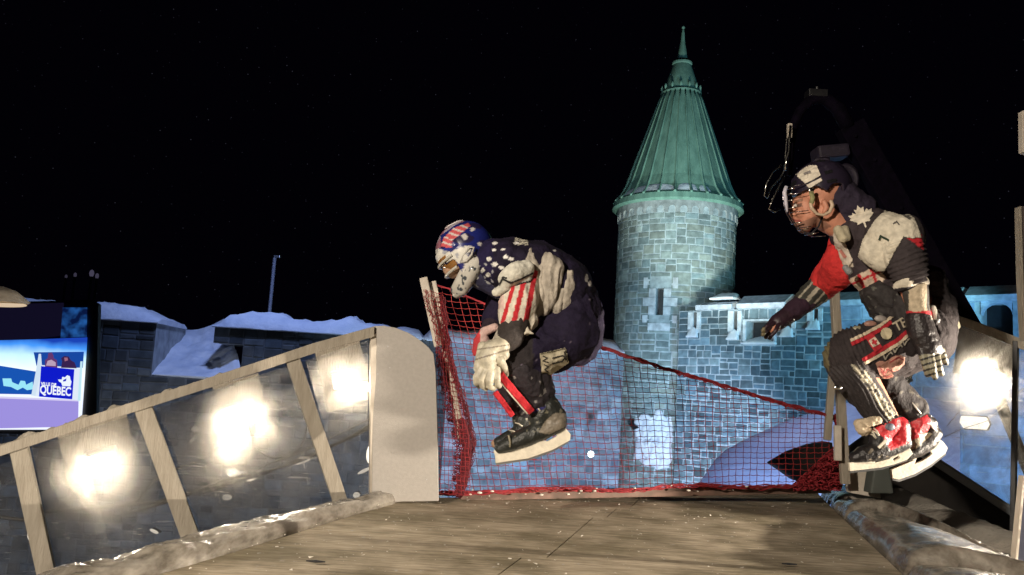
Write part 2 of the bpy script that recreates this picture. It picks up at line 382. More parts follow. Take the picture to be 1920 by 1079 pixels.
# snow on the eave
q = MB(); rnd = random.Random(4); segs = [(-1.35, -.25, .8), (-.2, .1, 1), (.14, .32, .7)]
for a0, a1, kk in segs:
    rows = []
    for i in range(30):
        t = i / 29; a = lerp(a0, a1, t); e_ = math.sin(math.pi * t) ** .35; rr = TR
        row = []
        for j in range(7):
            s = j / 6; r = lerp(100, 117, s) * mp_; z = lerp(z_at(366), z_at(384), s) + math.sin(math.pi * min(1, s * 1.05)) * .06 * kk * e_ * (1 + .3 * fbm((a * 5, s, 1)))
            row.append(Vector((TX + math.sin(a) * r, TY - math.cos(a) * r, z)))
        rows.append(row)
    q.grid(rows)
tag(q.obj('eave_snow', M_snow, smooth=True), 'thin line of snow along the edge of the green tower roof', 'snow', kind='stuff')

# ---- crenellated wall to the right of the tower -----------------------------
A = P(1272, 640, 27.5); B = P(1925, 640, 20.0)
fnw, L, tt, nn = plain_wall_fn(A, B)
U = lambda px, py: u_of(px, py, A, tt, nn)
ztop = U(1300, 583)[1]
bw = thing('battlement_wall', (A.x, A.y, 0), 'blue lit stone battlement wall with arrow slits, joined to the round tower', 'wall')
slit_px = [(1305, 573, 618), (1381, 566, 622), (1481, 590, 616), (1531, 560, 602), (1700, 575, 640)]
hol = []
for x, y0, y1 in slit_px:
    u, z1_ = U(x, y0); _, z0_ = U(x, y1); hol.append((u - .075, u + .075, z0_, min(z1_, ztop - .06)))
ue0, ze1 = U(1400, 603); ue1, ze0 = U(1452, 641)
emb = (ue0, ue1, ze0, ze1); hol.append(emb)
ua0, za1 = U(1840, 570); ua1, za0 = U(1900, 640); arch = (ua0, ua1, za0, za1); hol.append(arch)
wm = MB(); wall_base(wm, fnw, 0, L, -.5, ztop, hol, .7)
wm.add([fnw(0, -.5, 0), fnw(0, ztop, 0), fnw(0, ztop, -2), fnw(0, -.5, -2)], [(0, 1, 2, 3)], MORTAR)
fr_h = [(h[0] - .2, h[1] + .13, h[2] - .1, h[3] + .1) for h in hol[:5]] + [(emb[0] - .1, emb[1] + .06, emb[2] - .08, emb[3] + .06), (arch[0] - .15, arch[1] + .15, arch[2], arch[3] + .12)]
ub = U(1565, 600)[0]
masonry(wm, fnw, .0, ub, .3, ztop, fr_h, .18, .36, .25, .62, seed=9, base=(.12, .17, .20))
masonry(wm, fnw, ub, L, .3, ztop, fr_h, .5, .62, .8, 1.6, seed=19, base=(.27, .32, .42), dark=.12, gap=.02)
endf = lambda u, v, o: fnw(0, v, 0) + Vector((nn.x, nn.y, 0)) * (-u) - tt * o
masonry(wm, endf, 0, 1.5, .3, ztop, [], .18, .36, .25, .62, seed=29, base=(.15, .18, .2))
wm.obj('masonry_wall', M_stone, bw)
q = MB()
for h in hol[:5]:
    for a, b, c, d in ((h[0] - .2, h[0], h[2], h[3]), (h[1], h[1] + .13, h[2], h[3])):
        q.add([fnw(a, c, .05), fnw(b, c, .05), fnw(b, d, .05), fnw(a, d, .05), fnw(a, c, 0), fnw(b, c, 0), fnw(b, d, 0), fnw(a, d, 0)], [(0, 1, 2, 3), (4, 5, 1, 0), (5, 6, 2, 1), (6, 7, 3, 2), (7, 4, 0, 3)], (.60, .64, .68))
for a, b, c, d in ((emb[0] - .1, emb[0], emb[2], emb[3]), (emb[1], emb[1] + .06, emb[2], emb[3]), (emb[0] - .1, emb[1] + .06, emb[3], emb[3] + .06)):
    q.add([fnw(a, c, .06), fnw(b, c, .06), fnw(b, d, .06), fnw(a, d, .06), fnw(a, c, 0), fnw(b, c, 0), fnw(b, d, 0), fnw(a, d, 0)], [(0, 1, 2, 3), (4, 5, 1, 0), (5, 6, 2, 1), (6, 7, 3, 2), (7, 4, 0, 3)], (.5, .55, .6))
n_ = 14; am = (arch[0] + arch[1]) / 2; aw = (arch[1] - arch[0]) / 2
for i in range(n_):
    a0, a1 = math.pi * i / n_, math.pi * (i + 1) / n_
    pts = [(am - math.cos(a0) * aw, arch[3] - .3 + math.sin(a0) * .3), (am - math.cos(a1) * aw, arch[3] - .3 + math.sin(a1) * .3), (am - math.cos(a1) * aw, arch[3] + .13), (am - math.cos(a0) * aw, arch[3] + .13)]
    q.add([fnw(x, z, .05) for x, z in pts] + [fnw(x, z, -.2) for x, z in pts], [(0, 1, 2, 3), (0, 1, 5, 4)], (.45, .5, .6))
q.obj('opening_surround', M_stone, bw)
q = MB()
for h in hol: q.add([fnw(h[0], h[2], -.45), fnw(h[1], h[2], -.45), fnw(h[1], h[3], -.45), fnw(h[0], h[3], -.45)], [(0, 1, 2, 3)])
q.obj('dark_opening', M_black, bw)
# sloping cap stones
caps = [(1309, 1376, .30), (1386, 1476, .46), (1484, 1527, .42), (1537, 1660, .45), (1662, 1800, .45), (1812, 1925, .45)]
for x0, x1, hh in caps:
    a, b = U(x0, 580)[0], U(x1, 575)[0]; q = MB(); w = .34
    pf = [(.16, 0), (.18, .16), (-.3, hh), (-w * 2.6, hh), (-w * 2.6, 0)]
    rows = [[fnw(lerp(a, b, s), ztop + .002 + z, o) for o, z in pf] for s in (0, .33, .66, 1)]
    q.grid(rows, (.44, .48, .56), 0, True)
    for r in (rows[0], rows[-1]): q.add(r, [tuple(range(5))], (.5, .53, .58))
    q.obj('cap_stone', M_stone, bw, bevel=.015)
# snow caught on the ledges of the wall
def snow_wedge(name, a, b, z, hh, dp, label, out=.1):
    q = MB(); rows = []
    for i in range(13):
        s = i / 12; e_ = math.sin(math.pi * s) ** .3; row = []
        for j in range(7):
            t = j / 6; row.append(fnw(lerp(a, b, s), z + math.sin(math.pi * (1 - t) * .5) * hh * e_ * (1 + .15 * fbm((s * 4, t * 3, a))), lerp(-dp, out, t)))
        row.append(fnw(lerp(a, b, s), z - .06, out)); row.append(fnw(lerp(a, b, s), z - .06, -dp)); rows.append(row)
    q.grid(rows, None, 0, True); q.add(rows[0], [tuple(range(9))]); q.add(rows[-1], [tuple(range(9))])
    return tag(q.obj(name, M_snow, smooth=True), label, 'snow', 'snow caught on the battlement wall')
lbl = ['small snow ledge under the arrow slit nearest the tower', 'small snow ledge under the second arrow slit from the tower', 'small snow ledge under the arrow slit just right of the square window', 'small snow ledge under the arrow slit beside the wooden post']
for h, l_ in zip(hol[:4], lbl): snow_wedge('snow_ledge', h[0] - .2, h[1] + .05, h[2] - .22, .3, .02, l_, .14)
snow_wedge('snow_ledge', emb[0] - .12, emb[1] + .08, emb[2] - .03, .24, .5, 'thick white snow pad on the sill of the square window opening', .14)
u0s, zs0 = U(1330, 563); u1s, _ = U(1374, 563)
snow_wedge('snow_ledge', u0s, u1s, ztop + .42, .22, .5, 'patch of snow on top of the cap stones against the round tower', .0)

# ---- low front wall with snow on it (left half and behind the net) -------------
WY = 16.0
A2 = P(150, 640, 15.2); B2 = P(1168, 700, 16.1)
fnl, L2, t2, n2 = plain_wall_fn(A2, B2)
U2 = lambda px, py: u_of(px, py, A2, t2, n2)
zt2 = U2(500, 618)[1]
lw = thing('courtyard_wall', (A2.x, A2.y, 0), 'long stone courtyard wall, shade painted into its left part, under a thick cap of blue lit snow', 'wall')
ga, gz = U2(283, 705); gb, _ = U2(452, 690)
gm, gmz = U2(400, 643)
q = MB(); q2holes = [(ga, gm, gz, zt2), (gm, gb, gz, gmz)]
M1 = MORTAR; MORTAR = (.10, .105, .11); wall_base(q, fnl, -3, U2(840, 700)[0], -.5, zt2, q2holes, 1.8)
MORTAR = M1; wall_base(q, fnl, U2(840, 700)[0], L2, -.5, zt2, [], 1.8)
masonry(q, fnl, -3, U2(840, 700)[0], .1, zt2, q2holes, .13, .26, .18, .52, seed=3, base=(.07, .078, .083), gap=.016, proud=.014)  # left stones and mortar darkened, their shade put into the colour
masonry(q, fnl, U2(840, 700)[0], L2, .1, zt2, [], .12, .25, .16, .45, seed=4, base=(.25, .32, .36), dark=.35, gap=.026, proud=.010)  # paler copy of the same stone for the lit part
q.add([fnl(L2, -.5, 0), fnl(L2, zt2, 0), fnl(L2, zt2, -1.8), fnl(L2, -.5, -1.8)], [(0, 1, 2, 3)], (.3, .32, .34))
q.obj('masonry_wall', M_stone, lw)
def snow_cap(name, a, b, hfun, label, mat_=M_snow, dp=1.7):
    q = MB(); n = max(12, int((b - a) / .09)); rows = []
    for i in range(n + 1):
        s = i / n; u = lerp(a, b, s); H = hfun(u, s); row = [fnl(u, zt2 - .02, -dp)]
        for j in range(10):
            t = j / 9; hh = H * (math.sin(math.pi * (.25 + .75 * (1 - t)) if t > .01 else .7 * math.pi / 2) if False else (1 - (2 * t - 1) ** 4) ** .5 if 0 < t < 1 else 0)
            row.append(fnl(u, zt2 + .002 + hh + .05 * H * fbm((u * 2.5, t * 3, 3)) + .14 * H * fbm((u * 7, t * 6, 8)) * (0 < t < 1), lerp(-dp, .10, t)))
        row.append(fnl(u, zt2 - .02, .10)); rows.append(row)
    q.grid(rows, None, 0, True); q.add(rows[0], [tuple(range(len(rows[0])))]); q.add(rows[-1], [tuple(range(len(rows[0])))])
    return tag(q.obj(name, mat_, smooth=True), label, 'snow', kind='stuff')
ends = lambda s, k=.06: min(1, max(.15, s / k)) * min(1, max(.15, (1 - s) / k))
snow_cap('snow_cap', -3, ga + .05, lambda u, s: .32 * min(1, (1 - s) / .2 + .25) * (1 + .12 * fbm((u, 0, 0))), 'smooth dim snow on the wall section beside the video screen')
ue_ = U2(668, 600)[0]
snow_cap('snow_cap', U2(400, 610)[0], ue_ + 1.4, lambda u, s: (.24 + .13 * math.exp(-((s - .22) / .12) ** 2) + .13 * math.exp(-((s - .62) / .08) ** 2) + .05 * fbm((u * 3.5, 2, 0))) * ends(s), 'lumpy blue snow cap above the barrier, behind the thin pole')
snow_cap('snow_cap', U2(790, 640)[0], L2, lambda u, s: (.26 + .03 * fbm((u * 2, 5, 0))) * ends(s, .04), 'even white snow cap on the wall seen through the red net')
# snow slope filling the gap in the wall
q = MB(); rows = []
front = [(280, 704), (365, 712), (452, 712)]
for j in range(25):
    t = j / 24; row = []
    for i in range(25):
        s = i / 24
        xf = lerp(278, 452, s); yf = 702 + 8 * s
        xb = lerp(305, 420, s); yb = 606 + 14 * math.sin(s * math.pi) * 1.2 - 8 * s
        px = lerp(xf, xb, t); py = lerp(yf, yb, t ** .9) - 26 * math.exp(-((s - .97) / .1) ** 2) * math.sin(math.pi * min(1, t * 1.6 + .12)) * (1 - t)
        Y = lerp(P(px, py, 1).y * 15.35, 17.4, t) + .10 * fbm((s * 4, t * 4, 0)) * t
        v = P(px, py, Y); v.z += (.14 * fbm((s * 5, t * 5, 3)) + .12 * fbm((s * 14, t * 14, 6))) * t * (1 - t) * 2; row.append(v)
    rows.append(row)
q.grid(rows)
q.grid([rows[0], [Vector((v.x, v.y + .6, v.z - .5)) for v in rows[0]]])
q.grid([rows[-1], [Vector((v.x, v.y + .5, v.z - 1.2)) for v in rows[-1]]])
for e_ in (0, -1): q.grid([[r[e_] for r in rows], [Vector((r[e_].x, r[e_].y, gz - .3)) for r in rows]])
tag(q.obj('snow_drift', M_snow, smooth=True), 'blue snow drift sloping down through the gap in the dark wall', 'snow', kind='stuff')

# pole behind the wall
a = P(504, 600, 19); b_ = P(514, 483, 19)
pl = thing('light_pole', (a.x, a.y, 0), 'thin pale pole rising behind the snow topped wall', 'pole')
q = MB(); q.tube([(a.x, a.y, 0), (a.x, a.y, b_.z)], [.05, .038], 10); q.obj('pole', mat('galvanised', (.5, .5, .55), rough=.5, metal=.3), pl, smooth=True)
q = MB(); q.box((a.x + .06, a.y, b_.z + .02), (.16, .10, .06)); q.obj('lamp_head', M_steel, pl, bevel=.01)

# tiny lit details on the dark left skyline
for (x, y, s) in ((172, 513, .9), (182, 518, .7), (141, 516, .6), (124, 519, .5)):
    p = P(x, y, 60); q = MB(); q.tube([(p.x, p.y, 0), (p.x, p.y, p.z - .1)], .08, 6)
    t_ = thing('distant_lamp', (p.x, p.y, 0), 'faint distant lamp above the video screen in the dark', 'lamp', 'faint distant lamps above the video screen')
    q.obj('pole', M_black, t_); q = MB(); q.ball(p, .2 * s, 8, (1, 1, 1.6)); q.obj('lamp_globe', emat('dim_globe', (.5, .45, .75), 0.12 * s), t_)

# snow ramp and dark hollow behind the net on the right
q = MB(); rows = []
for j in range(31):
    t = j / 30; row = []
    for i in range(31):
        s = i / 30
        x0, y0 = lerp(1270, 1800, s), 960
        x1, y1 = lerp(1345, 1800, s), lerp(858, 750, min(1, s * 1.6) ** .7)
        px, py = lerp(x0, x1, t), lerp(y0, y1, t); v = P(px, py, lerp(9.5, 13.5, t)); v.z += .12 * math.sin(t * 9 - s * 3) * s * t + .05 * fbm((s * 5, t * 5, 9)); row.append(v)
    rows.append(row)
q.grid(rows)
q.grid([rows[-1], [Vector((v.x, v.y + .8, v.z - 2)) for v in rows[-1]]])
q.grid([[r[0] for r in rows], [Vector((r[0].x, r[0].y, 0)) for r in rows]])
tag(q.obj('snow_ramp', M_snow, smooth=True), 'smooth blue snow bank rising to the right behind the red net', 'snow bank', kind='stuff')
hp = [(1452, 872), (1490, 850), (1530, 836), (1562, 830), (1566, 900), (1540, 905), (1500, 905), (1470, 884)]  # outline of the shaded hollow, painted as a dark sheet
q = MB(); q.prism([P(x, y, 9.0) for x, y in hp], (0, .3, 0)); tag(q.obj('hollow_backdrop', M_backdrop, bevel=.02), 'added dark tarpaulin at the foot of the snow bank behind the net', 'backdrop')

# plastered snow at the foot of the tower, seen through the net
def tower_uv(px, py):
    d = ray(px, py); o = CAM - Vector((TX, TY, 0)); A_ = d.x ** 2 + d.y ** 2; B_ = o.x * d.x + o.y * d.y; C_ = o.x ** 2 + o.y ** 2 - TR ** 2
    k = (-B_ - max(0, B_ * B_ - A_ * C_) ** .5) / A_; w = CAM + d * k; return math.atan2(w.x - TX, -(w.y - TY)) * TR, w.z
q = MB(); rows = []
for i in range(29):
    row = []
    for j in range(29):
        s_ = i / 28; t = j / 28; x = lerp(1188, 1262, s_) + 5 * fbm((s_ * 4, t * 4, 2)); y = lerp(872, 776, t) + 12 * fbm((s_ * 4, t * 4, 7)) + 10 * s_ * (1 - t)
        e_ = (max(0, math.sin(math.pi * s_)) * max(0, math.sin(math.pi * t))) ** .3
        u_, zz_ = tower_uv(x, y); row.append(cyl(u_, zz_, -.03 + .14 * e_ * (1 + .9 * fbm((s_ * 6, t * 6, 4)))))
    rows.append(row)
q.grid(rows); tag(q.obj('snow_patch', M_snow, smooth=True), 'bright white snow plastered on the tower foot behind the net', 'snow', kind='stuff')
q = MB(); u_, zz_ = tower_uv(1197, 797)
q.prism([cyl(u_ + a_, zz_ + b_, .26) for a_, b_ in ((-.16, -.04), (-.04, .22), (0, 0), (.18, -.08), (-.02, -.18))], (0, .25, 0)); tag(q.obj('wall_fitting', M_black, bevel=.005), 'small black fitting in the bright snow behind the net', 'fitting')
for i, (x, y, r, st, l_) in enumerate(((1108, 852, .042, 6, 'round white lamp glowing behind the net below the left skater'),)):
    p = P(x, y, 14.0); t_ = thing('wall_lamp', p, l_, 'lamp')
    q = MB(); q.ball(p, r * 1.3, 12); q.obj('lamp_globe', emat('lamp_glow%d' % i, (.95, .97, 1), st), t_, smooth=True)
    q = MB(); q.tube([p + Vector((0, .04, -.02)), p + Vector((0, .25, -.06))], .02, 8); q.obj('bracket', M_black, t_)
# ================================================================ THE WOODEN DECK AND ITS ICY EDGES
dk = thing('wooden_deck', onz(1000, 1000, ZD - .1), 'worn brown plywood start deck dusted with ice crumbs, under both jumping skaters', 'deck')
m, nt, b = newmat('worn_plywood')
tc = nt.nodes.new('ShaderNodeTexCoord'); mp = nt.nodes.new('ShaderNodeMapping'); mp.inputs['Scale'].default_value = (1.2, 9, 1)
mp.inputs['Rotation'].default_value = (0, 0, R(-14))
nt.links.new(tc.outputs['Object'], mp.inputs[0])
def NZ(sc, det=8, vec=None, ro=.6):
    n = nt.nodes.new('ShaderNodeTexNoise'); n.inputs['Scale'].default_value = sc; n.inputs['Detail'].default_value = det; n.inputs['Roughness'].default_value = ro
    nt.links.new((vec or mp).outputs[0] if vec is None else vec, n.inputs['Vector']); return n
n1 = NZ(6); n2 = NZ(2.6, 9, tc.outputs['Object']); n3 = NZ(26, 4, tc.outputs['Object'])
r1 = nt.nodes.new('ShaderNodeValToRGB'); r1.color_ramp.elements[0].color = (.26, .215, .15, 1); r1.color_ramp.elements[1].color = (.58, .49, .37, 1)
r1.color_ramp.elements[0].position = .3; r1.color_ramp.elements[1].position = .7
r2 = nt.nodes.new('ShaderNodeValToRGB'); r2.color_ramp.elements[0].color = (.50, .50, .45, 1); r2.color_ramp.elements[1].color = (1, 1, 1, 1)
r2.color_ramp.elements[0].position = .4; r2.color_ramp.elements[1].position = .6
mx = nt.nodes.new('ShaderNodeMix'); mx.data_type = 'RGBA'; mx.blend_type = 'MULTIPLY'; mx.inputs[0].default_value = 1
nt.links.new(n1.outputs[0], r1.inputs[0]); nt.links.new(n2.outputs[0], r2.inputs[0]); nt.links.new(r1.outputs[0], mx.inputs[6]); nt.links.new(r2.outputs[0], mx.inputs[7])
r3 = nt.nodes.new('ShaderNodeValToRGB'); r3.color_ramp.elements[0].position = .66; r3.color_ramp.elements[1].position = .74
mx2 = nt.nodes.new('ShaderNodeMix'); mx2.data_type = 'RGBA'; nt.links.new(n3.outputs[0], r3.inputs[0]); nt.links.new(r3.outputs[0], mx2.inputs[0])
nt.links.new(mx.outputs[2], mx2.inputs[6]); mx2.inputs[7].default_value = (.42, .40, .36, 1); nt.links.new(mx2.outputs[2], b.inputs['Base Color'])
b.inputs['Roughness'].default_value = .8; b.inputs['Specular IOR Level'].default_value = .2
bp = nt.nodes.new('ShaderNodeBump'); bp.inputs['Strength'].default_value = .5; bp.inputs['Distance'].default_value = .008
nt.links.new(n1.outputs[0], bp.inputs['Height']); nt.links.new(bp.outputs[0], b.inputs['Normal'])
M_ply = m
LN, LF = onz(300, 1079, ZD), onz(775, 934, ZD)
RN, RF = onz(1690, 1079, ZD), onz(1532, 924, ZD)
ld = (LF - LN).normalized(); rd = (RF - RN).normalized()
def edge_l(px, py): return onz(px, py, ZD)
rows_px = [((775, 934), (1532, 924)), ((690, 959), (1558, 951)), ((640, 974.5), (1575, 968)), ((412, 1045), (1662, 1050))]
L_pts = [onz(*a, ZD) for a, _ in rows_px]; R_pts = [onz(*b_, ZD) for _, b_ in rows_px]
L_pts.append(L_pts[-1] - ld * .9); R_pts.append(R_pts[-1] - rd * .9)
L_pts.append(L_pts[-1] - ld * 1.0); R_pts.append(R_pts[-1] - rd * 1.0)
joint = [.50, .47, .44, .40, .52]
# lift each row very slightly so that the sheets overlap like real boards
for i in range(5):
    for side in (0, 1):
        a0, a1 = (0, joint[i]) if side == 0 else (joint[i], 1)
        g_ = .0008; q = MB(); lift = (.0, .001, .002, .003, .004)[i] + (.0005 if side else 0)
        A0, A1 = L_pts[i].lerp(R_pts[i], a0 + g_ * (a0 > 0)), L_pts[i].lerp(R_pts[i], a1 - g_ * (a1 < 1))
        B0, B1 = L_pts[i + 1].lerp(R_pts[i + 1], a0 + (g_ - .004) * (a0 > 0)), L_pts[i + 1].lerp(R_pts[i + 1], a1 - (g_ + .004) * (a1 < 1))
        k = (A0 - B0).normalized() * -(.002, .0015, .0045, .002, .002)[i]
        q.prism([A0 - k + Vector((0, 0, lift)), A1 - k + Vector((0, 0, lift)), B1 + k + Vector((0, 0, lift)), B0 + k + Vector((0, 0, lift))], (0, 0, -.03 - lift))
        q.obj('plywood_sheet', M_ply, dk, bevel=.0012)
q = MB()
for px, py, w in ((592, 1053, 26), (1480, 1058, 24)):   # two dark slots
    c = onz(px, py, ZD + .018); q = MB(); q.tube([c - Vector((w * .0012, 0, 0)), c, c + Vector((w * .0012, 0, 0))], [.002, .005, .002], 8); q.obj('slot', M_black, dk)
q = MB(); q.prism([L_pts[0] + Vector((.05, -.02, -.04)), R_pts[0] + Vector((-.05, -.02, -.04)), R_pts[-1] + Vector((-.05, 0, -.04)), L_pts[-1] + Vector((.05, 0, -.04))], (0, 0, -.25))
q.obj('joist_frame', M_wood, dk)
q = MB()
for i in range(14):
    for j in (0, 1):
        p = (L_pts[0] if j == 0 else R_pts[0]).lerp((L_pts[-1] if j == 0 else R_pts[-1]), i / 13)
        if i % 4 == 0: q = MB(); q.tube([(p.x * .95, p.y, 0), (p.x * .95, p.y, ZD - .3)], .03, 8); q.obj('scaffold_leg', M_steel, dk)
# ice crumbs
q = MB(); rnd = random.Random(11)
for i in range(900):
    s, t = rnd.random(), rnd.random() ** 1.3; p = L_pts[0].lerp(R_pts[0], s).lerp(L_pts[4].lerp(R_pts[4], s), t)
    r = rnd.choice([.0015, .0018, .0022, .003, .0045]) * (.7 + .6 * rnd.random()); p.z += .016
    vs = [p + Vector((rnd.uniform(-1, 1) * r * 1.6, rnd.uniform(-1, 1) * r * 1.6, rnd.uniform(-.3, .8) * r)) for _ in range(5)]
    q.add(vs, [(0, 1, 2), (0, 2, 3), (0, 3, 4), (1, 2, 4), (2, 3, 4)])
for i in range(260):
    s = rnd.random(); p = L_pts[0].lerp(R_pts[0], s); r = rnd.uniform(.004, .018) * (1 if rnd.random() < .4 else .5); p = p + Vector((0, rnd.uniform(-.03, .06), .015))
    q.ball(p, r, 6, (1.3, 1, .8))
tag(q.obj('ice_crumbs', mat('ice_crumb', (.75, .70, .62), (.6, .56, .5), .5, scale=40), smooth=False), 'scattered crumbs of ice on the wooden deck', 'ice', kind='stuff')

# icy rolled edges
m, nt, b = newmat('dirty_ice')
tc = nt.nodes.new('ShaderNodeTexCoord'); mp = nt.nodes.new('ShaderNodeMapping'); mp.inputs['Scale'].default_value = (2.4, .8, 2.4); mp.inputs['Rotation'].default_value = (0, 0, R(30))
nt.links.new(tc.outputs['Object'], mp.inputs[0])
n1 = NZ(7, 9); n2 = NZ(50, 5, tc.outputs['Object'])
r1 = nt.nodes.new('ShaderNodeValToRGB'); r1.color_ramp.elements[0].color = (.11, .095, .075, 1); r1.color_ramp.elements[1].color = (.34, .31, .265, 1); r1.color_ramp.elements[0].position = .35; r1.color_ramp.elements[1].position = .65
nt.links.new(n1.outputs[0], r1.inputs[0]); nt.links.new(r1.outputs[0], b.inputs['Base Color'])
b.inputs['Roughness'].default_value = .26; b.inputs['Coat Weight'].default_value = .6; b.inputs['Coat Roughness'].default_value = .12
add = nt.nodes.new('ShaderNodeMath'); add.operation = 'MULTIPLY_ADD'; nt.links.new(n2.outputs[0], add.inputs[0]); add.inputs[1].default_value = .15; nt.links.new(n1.outputs[0], add.inputs[2])
bp = nt.nodes.new('ShaderNodeBump'); bp.inputs['Strength'].default_value = .6; bp.inputs['Distance'].default_value = .02
nt.links.new(add.outputs[0], bp.inputs['Height']); nt.links.new(bp.outputs[0], b.inputs['Normal'])
M_ice = m
def ice_edge(name, inner, out_dir, width, height, lobes, seed, label, drop=.35, skew=.0, matl=None, saw=False):
    q = MB(); rows = []; N = 260; T = 34
    for i in range(N + 1):
        s = i / N; a = polyline_at(inner, s); w = width(s); row = []
        for j in range(T + 1):
            t = j / T
            h = height(s) * (max(0, 1 - (2 * min(t, .8) / .8 - 1) ** 2) ** .5 if t < .4 else (lerp(1, 0, ((t - .4) / .6)) ** 1.0))
            z = h - drop * max(0, t - .55) ** 1.4
            ss = s - skew * t
            ss = s - skew * t * t
            if saw:
                lo_ = -.3; lb = 0
                for c, am in lobes:
                    if ss <= c: k_ = (ss - lo_) / (c - lo_); lb = am * (max(0, k_) ** .5) * (1 - max(0, (k_ - .93) / .07) ** 3 * .85); break
                    lo_ = c
            else: lb = sum(am * max(0, 1 - abs(ss - c) / wd) ** .6 for c, wd, am in lobes)
            n_ = fbm((s * 14 + seed, t * 3.0, seed), 5) * (.010 if saw else .014) + noise.ridged_multi_fractal(Vector((s * 16 - t * 6, t * 2, seed)), 1, 2, 4, 1, 2) * (.003 if saw else .007)
            z += (lb + n_) * (min(1, t * 5 + .15) if not saw else min(1, t * 4) ** .5) - (.05 * max(0, 1 - t * 14) if saw else 0)
            p = a + out_dir * ((.022 if saw else 0) + t * w + .02 * fbm((s * 9, t, seed + 5))); row.append(Vector((p.x, p.y, ZD + .012 + z)))
        rows.append(row)
    q.grid(rows)
    q.grid([[r[0] for r in rows], [r[0] + Vector((0, 0, -.12)) for r in rows]])
    q.grid([[r[-1] for r in rows], [r[-1] + out_dir * .03 + Vector((0, 0, -.6)) for r in rows]])
    return tag(q.obj(name, matl or M_ice, smooth=True), label, 'ice', kind='stuff')
outl = Vector((-ld.y, ld.x, 0)).normalized(); outr = Vector((rd.y, -rd.x, 0)).normalized()
if outl.x > 0: outl = -outl
if outr.x < 0: outr = -outr
inn = [L_pts[0] + ld * .12, L_pts[1], L_pts[3], L_pts[3] - ld * .5, L_pts[3] - ld * 1.2]
ice_edge('ice_edge', inn, outl, lambda s: .17 + .12 * s, lambda s: .008 + .028 * math.sin(math.pi * min(1, s * 2 + .12) * .5), [(.1, .12, .012), (.45, .2, .01)], 3, 'rough strip of dirty ice along the left edge of the wooden deck', .5)
inr = [R_pts[0] + rd * .02, R_pts[1], R_pts[2], R_pts[3], R_pts[3] - rd * .5, R_pts[3] - rd * 1.3]
ice_edge('ice_edge', inr, outr, lambda s: .44 + .25 * s, lambda s: .012 + .015 * s, [(.16, .05), (.36, .07), (.68, .08), (1.1, .08), (1.6, .08)], 8, 'thick glossy ice lobes spilling over the right edge of the wooden deck', .28, .30, saw=True)
# snow strip beyond the right ice
q = MB(); rows = []
for i in range(90):
    s = i / 89; a = inr[0].lerp(inr[-1], s) + outr * (.34 + .42 * s) + rd * .1; row = []
    for j in range(9):
        t = j / 8; row.append(a + outr * (t * .3) + Vector((0, 0, .03 - .05 * s + .05 * math.sin(math.pi * t) + .02 * fbm((s * 20, t * 3, 1)) - .15 * max(0, t - .7))))
    row.append(row[-1] + Vector((0, 0, -.5))); rows.append(row)
q.grid(rows); tag(q.obj('snow_strip', mat('grey_snow', (.34, .31, .27), (.24, .22, .19), .9, scale=7, bump=.8, bscale=30), smooth=True), 'grey snow strip beyond the ice at the right of the deck', 'snow', kind='stuff')

# ================================================================ CLEAR BARRIERS
m, nt, _b = newmat('scuffed_clear_panel'); nt.nodes.remove(_b)
out = nt.nodes['Material Output']
def N(t): return nt.nodes.new(t)
tr = N('ShaderNodeBsdfTransparent'); tr.inputs[0].default_value = (.94, .94, .94, 1)
gl = N('ShaderNodeBsdfGlossy'); gl.inputs['Roughness'].default_value = .12; gl.inputs[0].default_value = (1, 1, 1, 1)
tl = N('ShaderNodeBsdfTranslucent'); tl.inputs[0].default_value = (1, .94, .85, 1); df = N('ShaderNodeBsdfDiffuse'); df.inputs[0].default_value = (.8, .78, .72, 1)
md = N('ShaderNodeMixShader'); md.inputs[0].default_value = .08; nt.links.new(tl.outputs[0], md.inputs[1]); nt.links.new(df.outputs[0], md.inputs[2])
m1 = N('ShaderNodeMixShader'); m2 = N('ShaderNodeMixShader'); tc = N('ShaderNodeTexCoord')
fr_ = N('ShaderNodeFresnel'); fr_.inputs[0].default_value = 1.35
nA = N('ShaderNodeTexNoise'); nA.inputs['Scale'].default_value = 3.2; nA.inputs['Detail'].default_value = 10; nA.inputs['Roughness'].default_value = .72; nA.inputs['Distortion'].default_value = .9
rA = N('ShaderNodeMapRange'); rA.inputs[1].default_value = .38; rA.inputs[2].default_value = .70; rA.inputs[3].default_value = .02; rA.inputs[4].default_value = .33
nt.links.new(tc.outputs['Object'], nA.inputs['Vector']); nt.links.new(nA.outputs[0], rA.inputs[0])
vo = N('ShaderNodeTexNoise'); vo.inputs['Scale'].default_value = 5; vo.inputs['Detail'].default_value = 2
mpp_ = N('ShaderNodeMapping'); mpp_.inputs['Scale'].default_value = (1, 1, 16); mpp_.inputs['Rotation'].default_value = (0, R(38), 0)
nt.links.new(tc.outputs['Object'], mpp_.inputs[0]); nt.links.new(mpp_.outputs[0], vo.inputs['Vector'])
rB = N('ShaderNodeMapRange'); rB.inputs[1].default_value = .66; rB.inputs[2].default_value = .72; rB.inputs[3].default_value = 0; rB.inputs[4].default_value = .14
nt.links.new(vo.outputs[0], rB.inputs[0]); ad = N('ShaderNodeMath'); ad.operation = 'ADD'; nt.links.new(rA.outputs[0], ad.inputs[0]); nt.links.new(rB.outputs[0], ad.inputs[1])
nt.links.new(ad.outputs[0], m1.inputs[0]); nt.links.new(tr.outputs[0], m1.inputs[1]); nt.links.new(md.outputs[0], m1.inputs[2])
nt.links.new(fr_.outputs[0], m2.inputs[0]); nt.links.new(m1.outputs[0], m2.inputs[1]); nt.links.new(gl.outputs[0], m2.inputs[2]); nt.links.new(m2.outputs[0], out.inputs[0])
M_clear = m

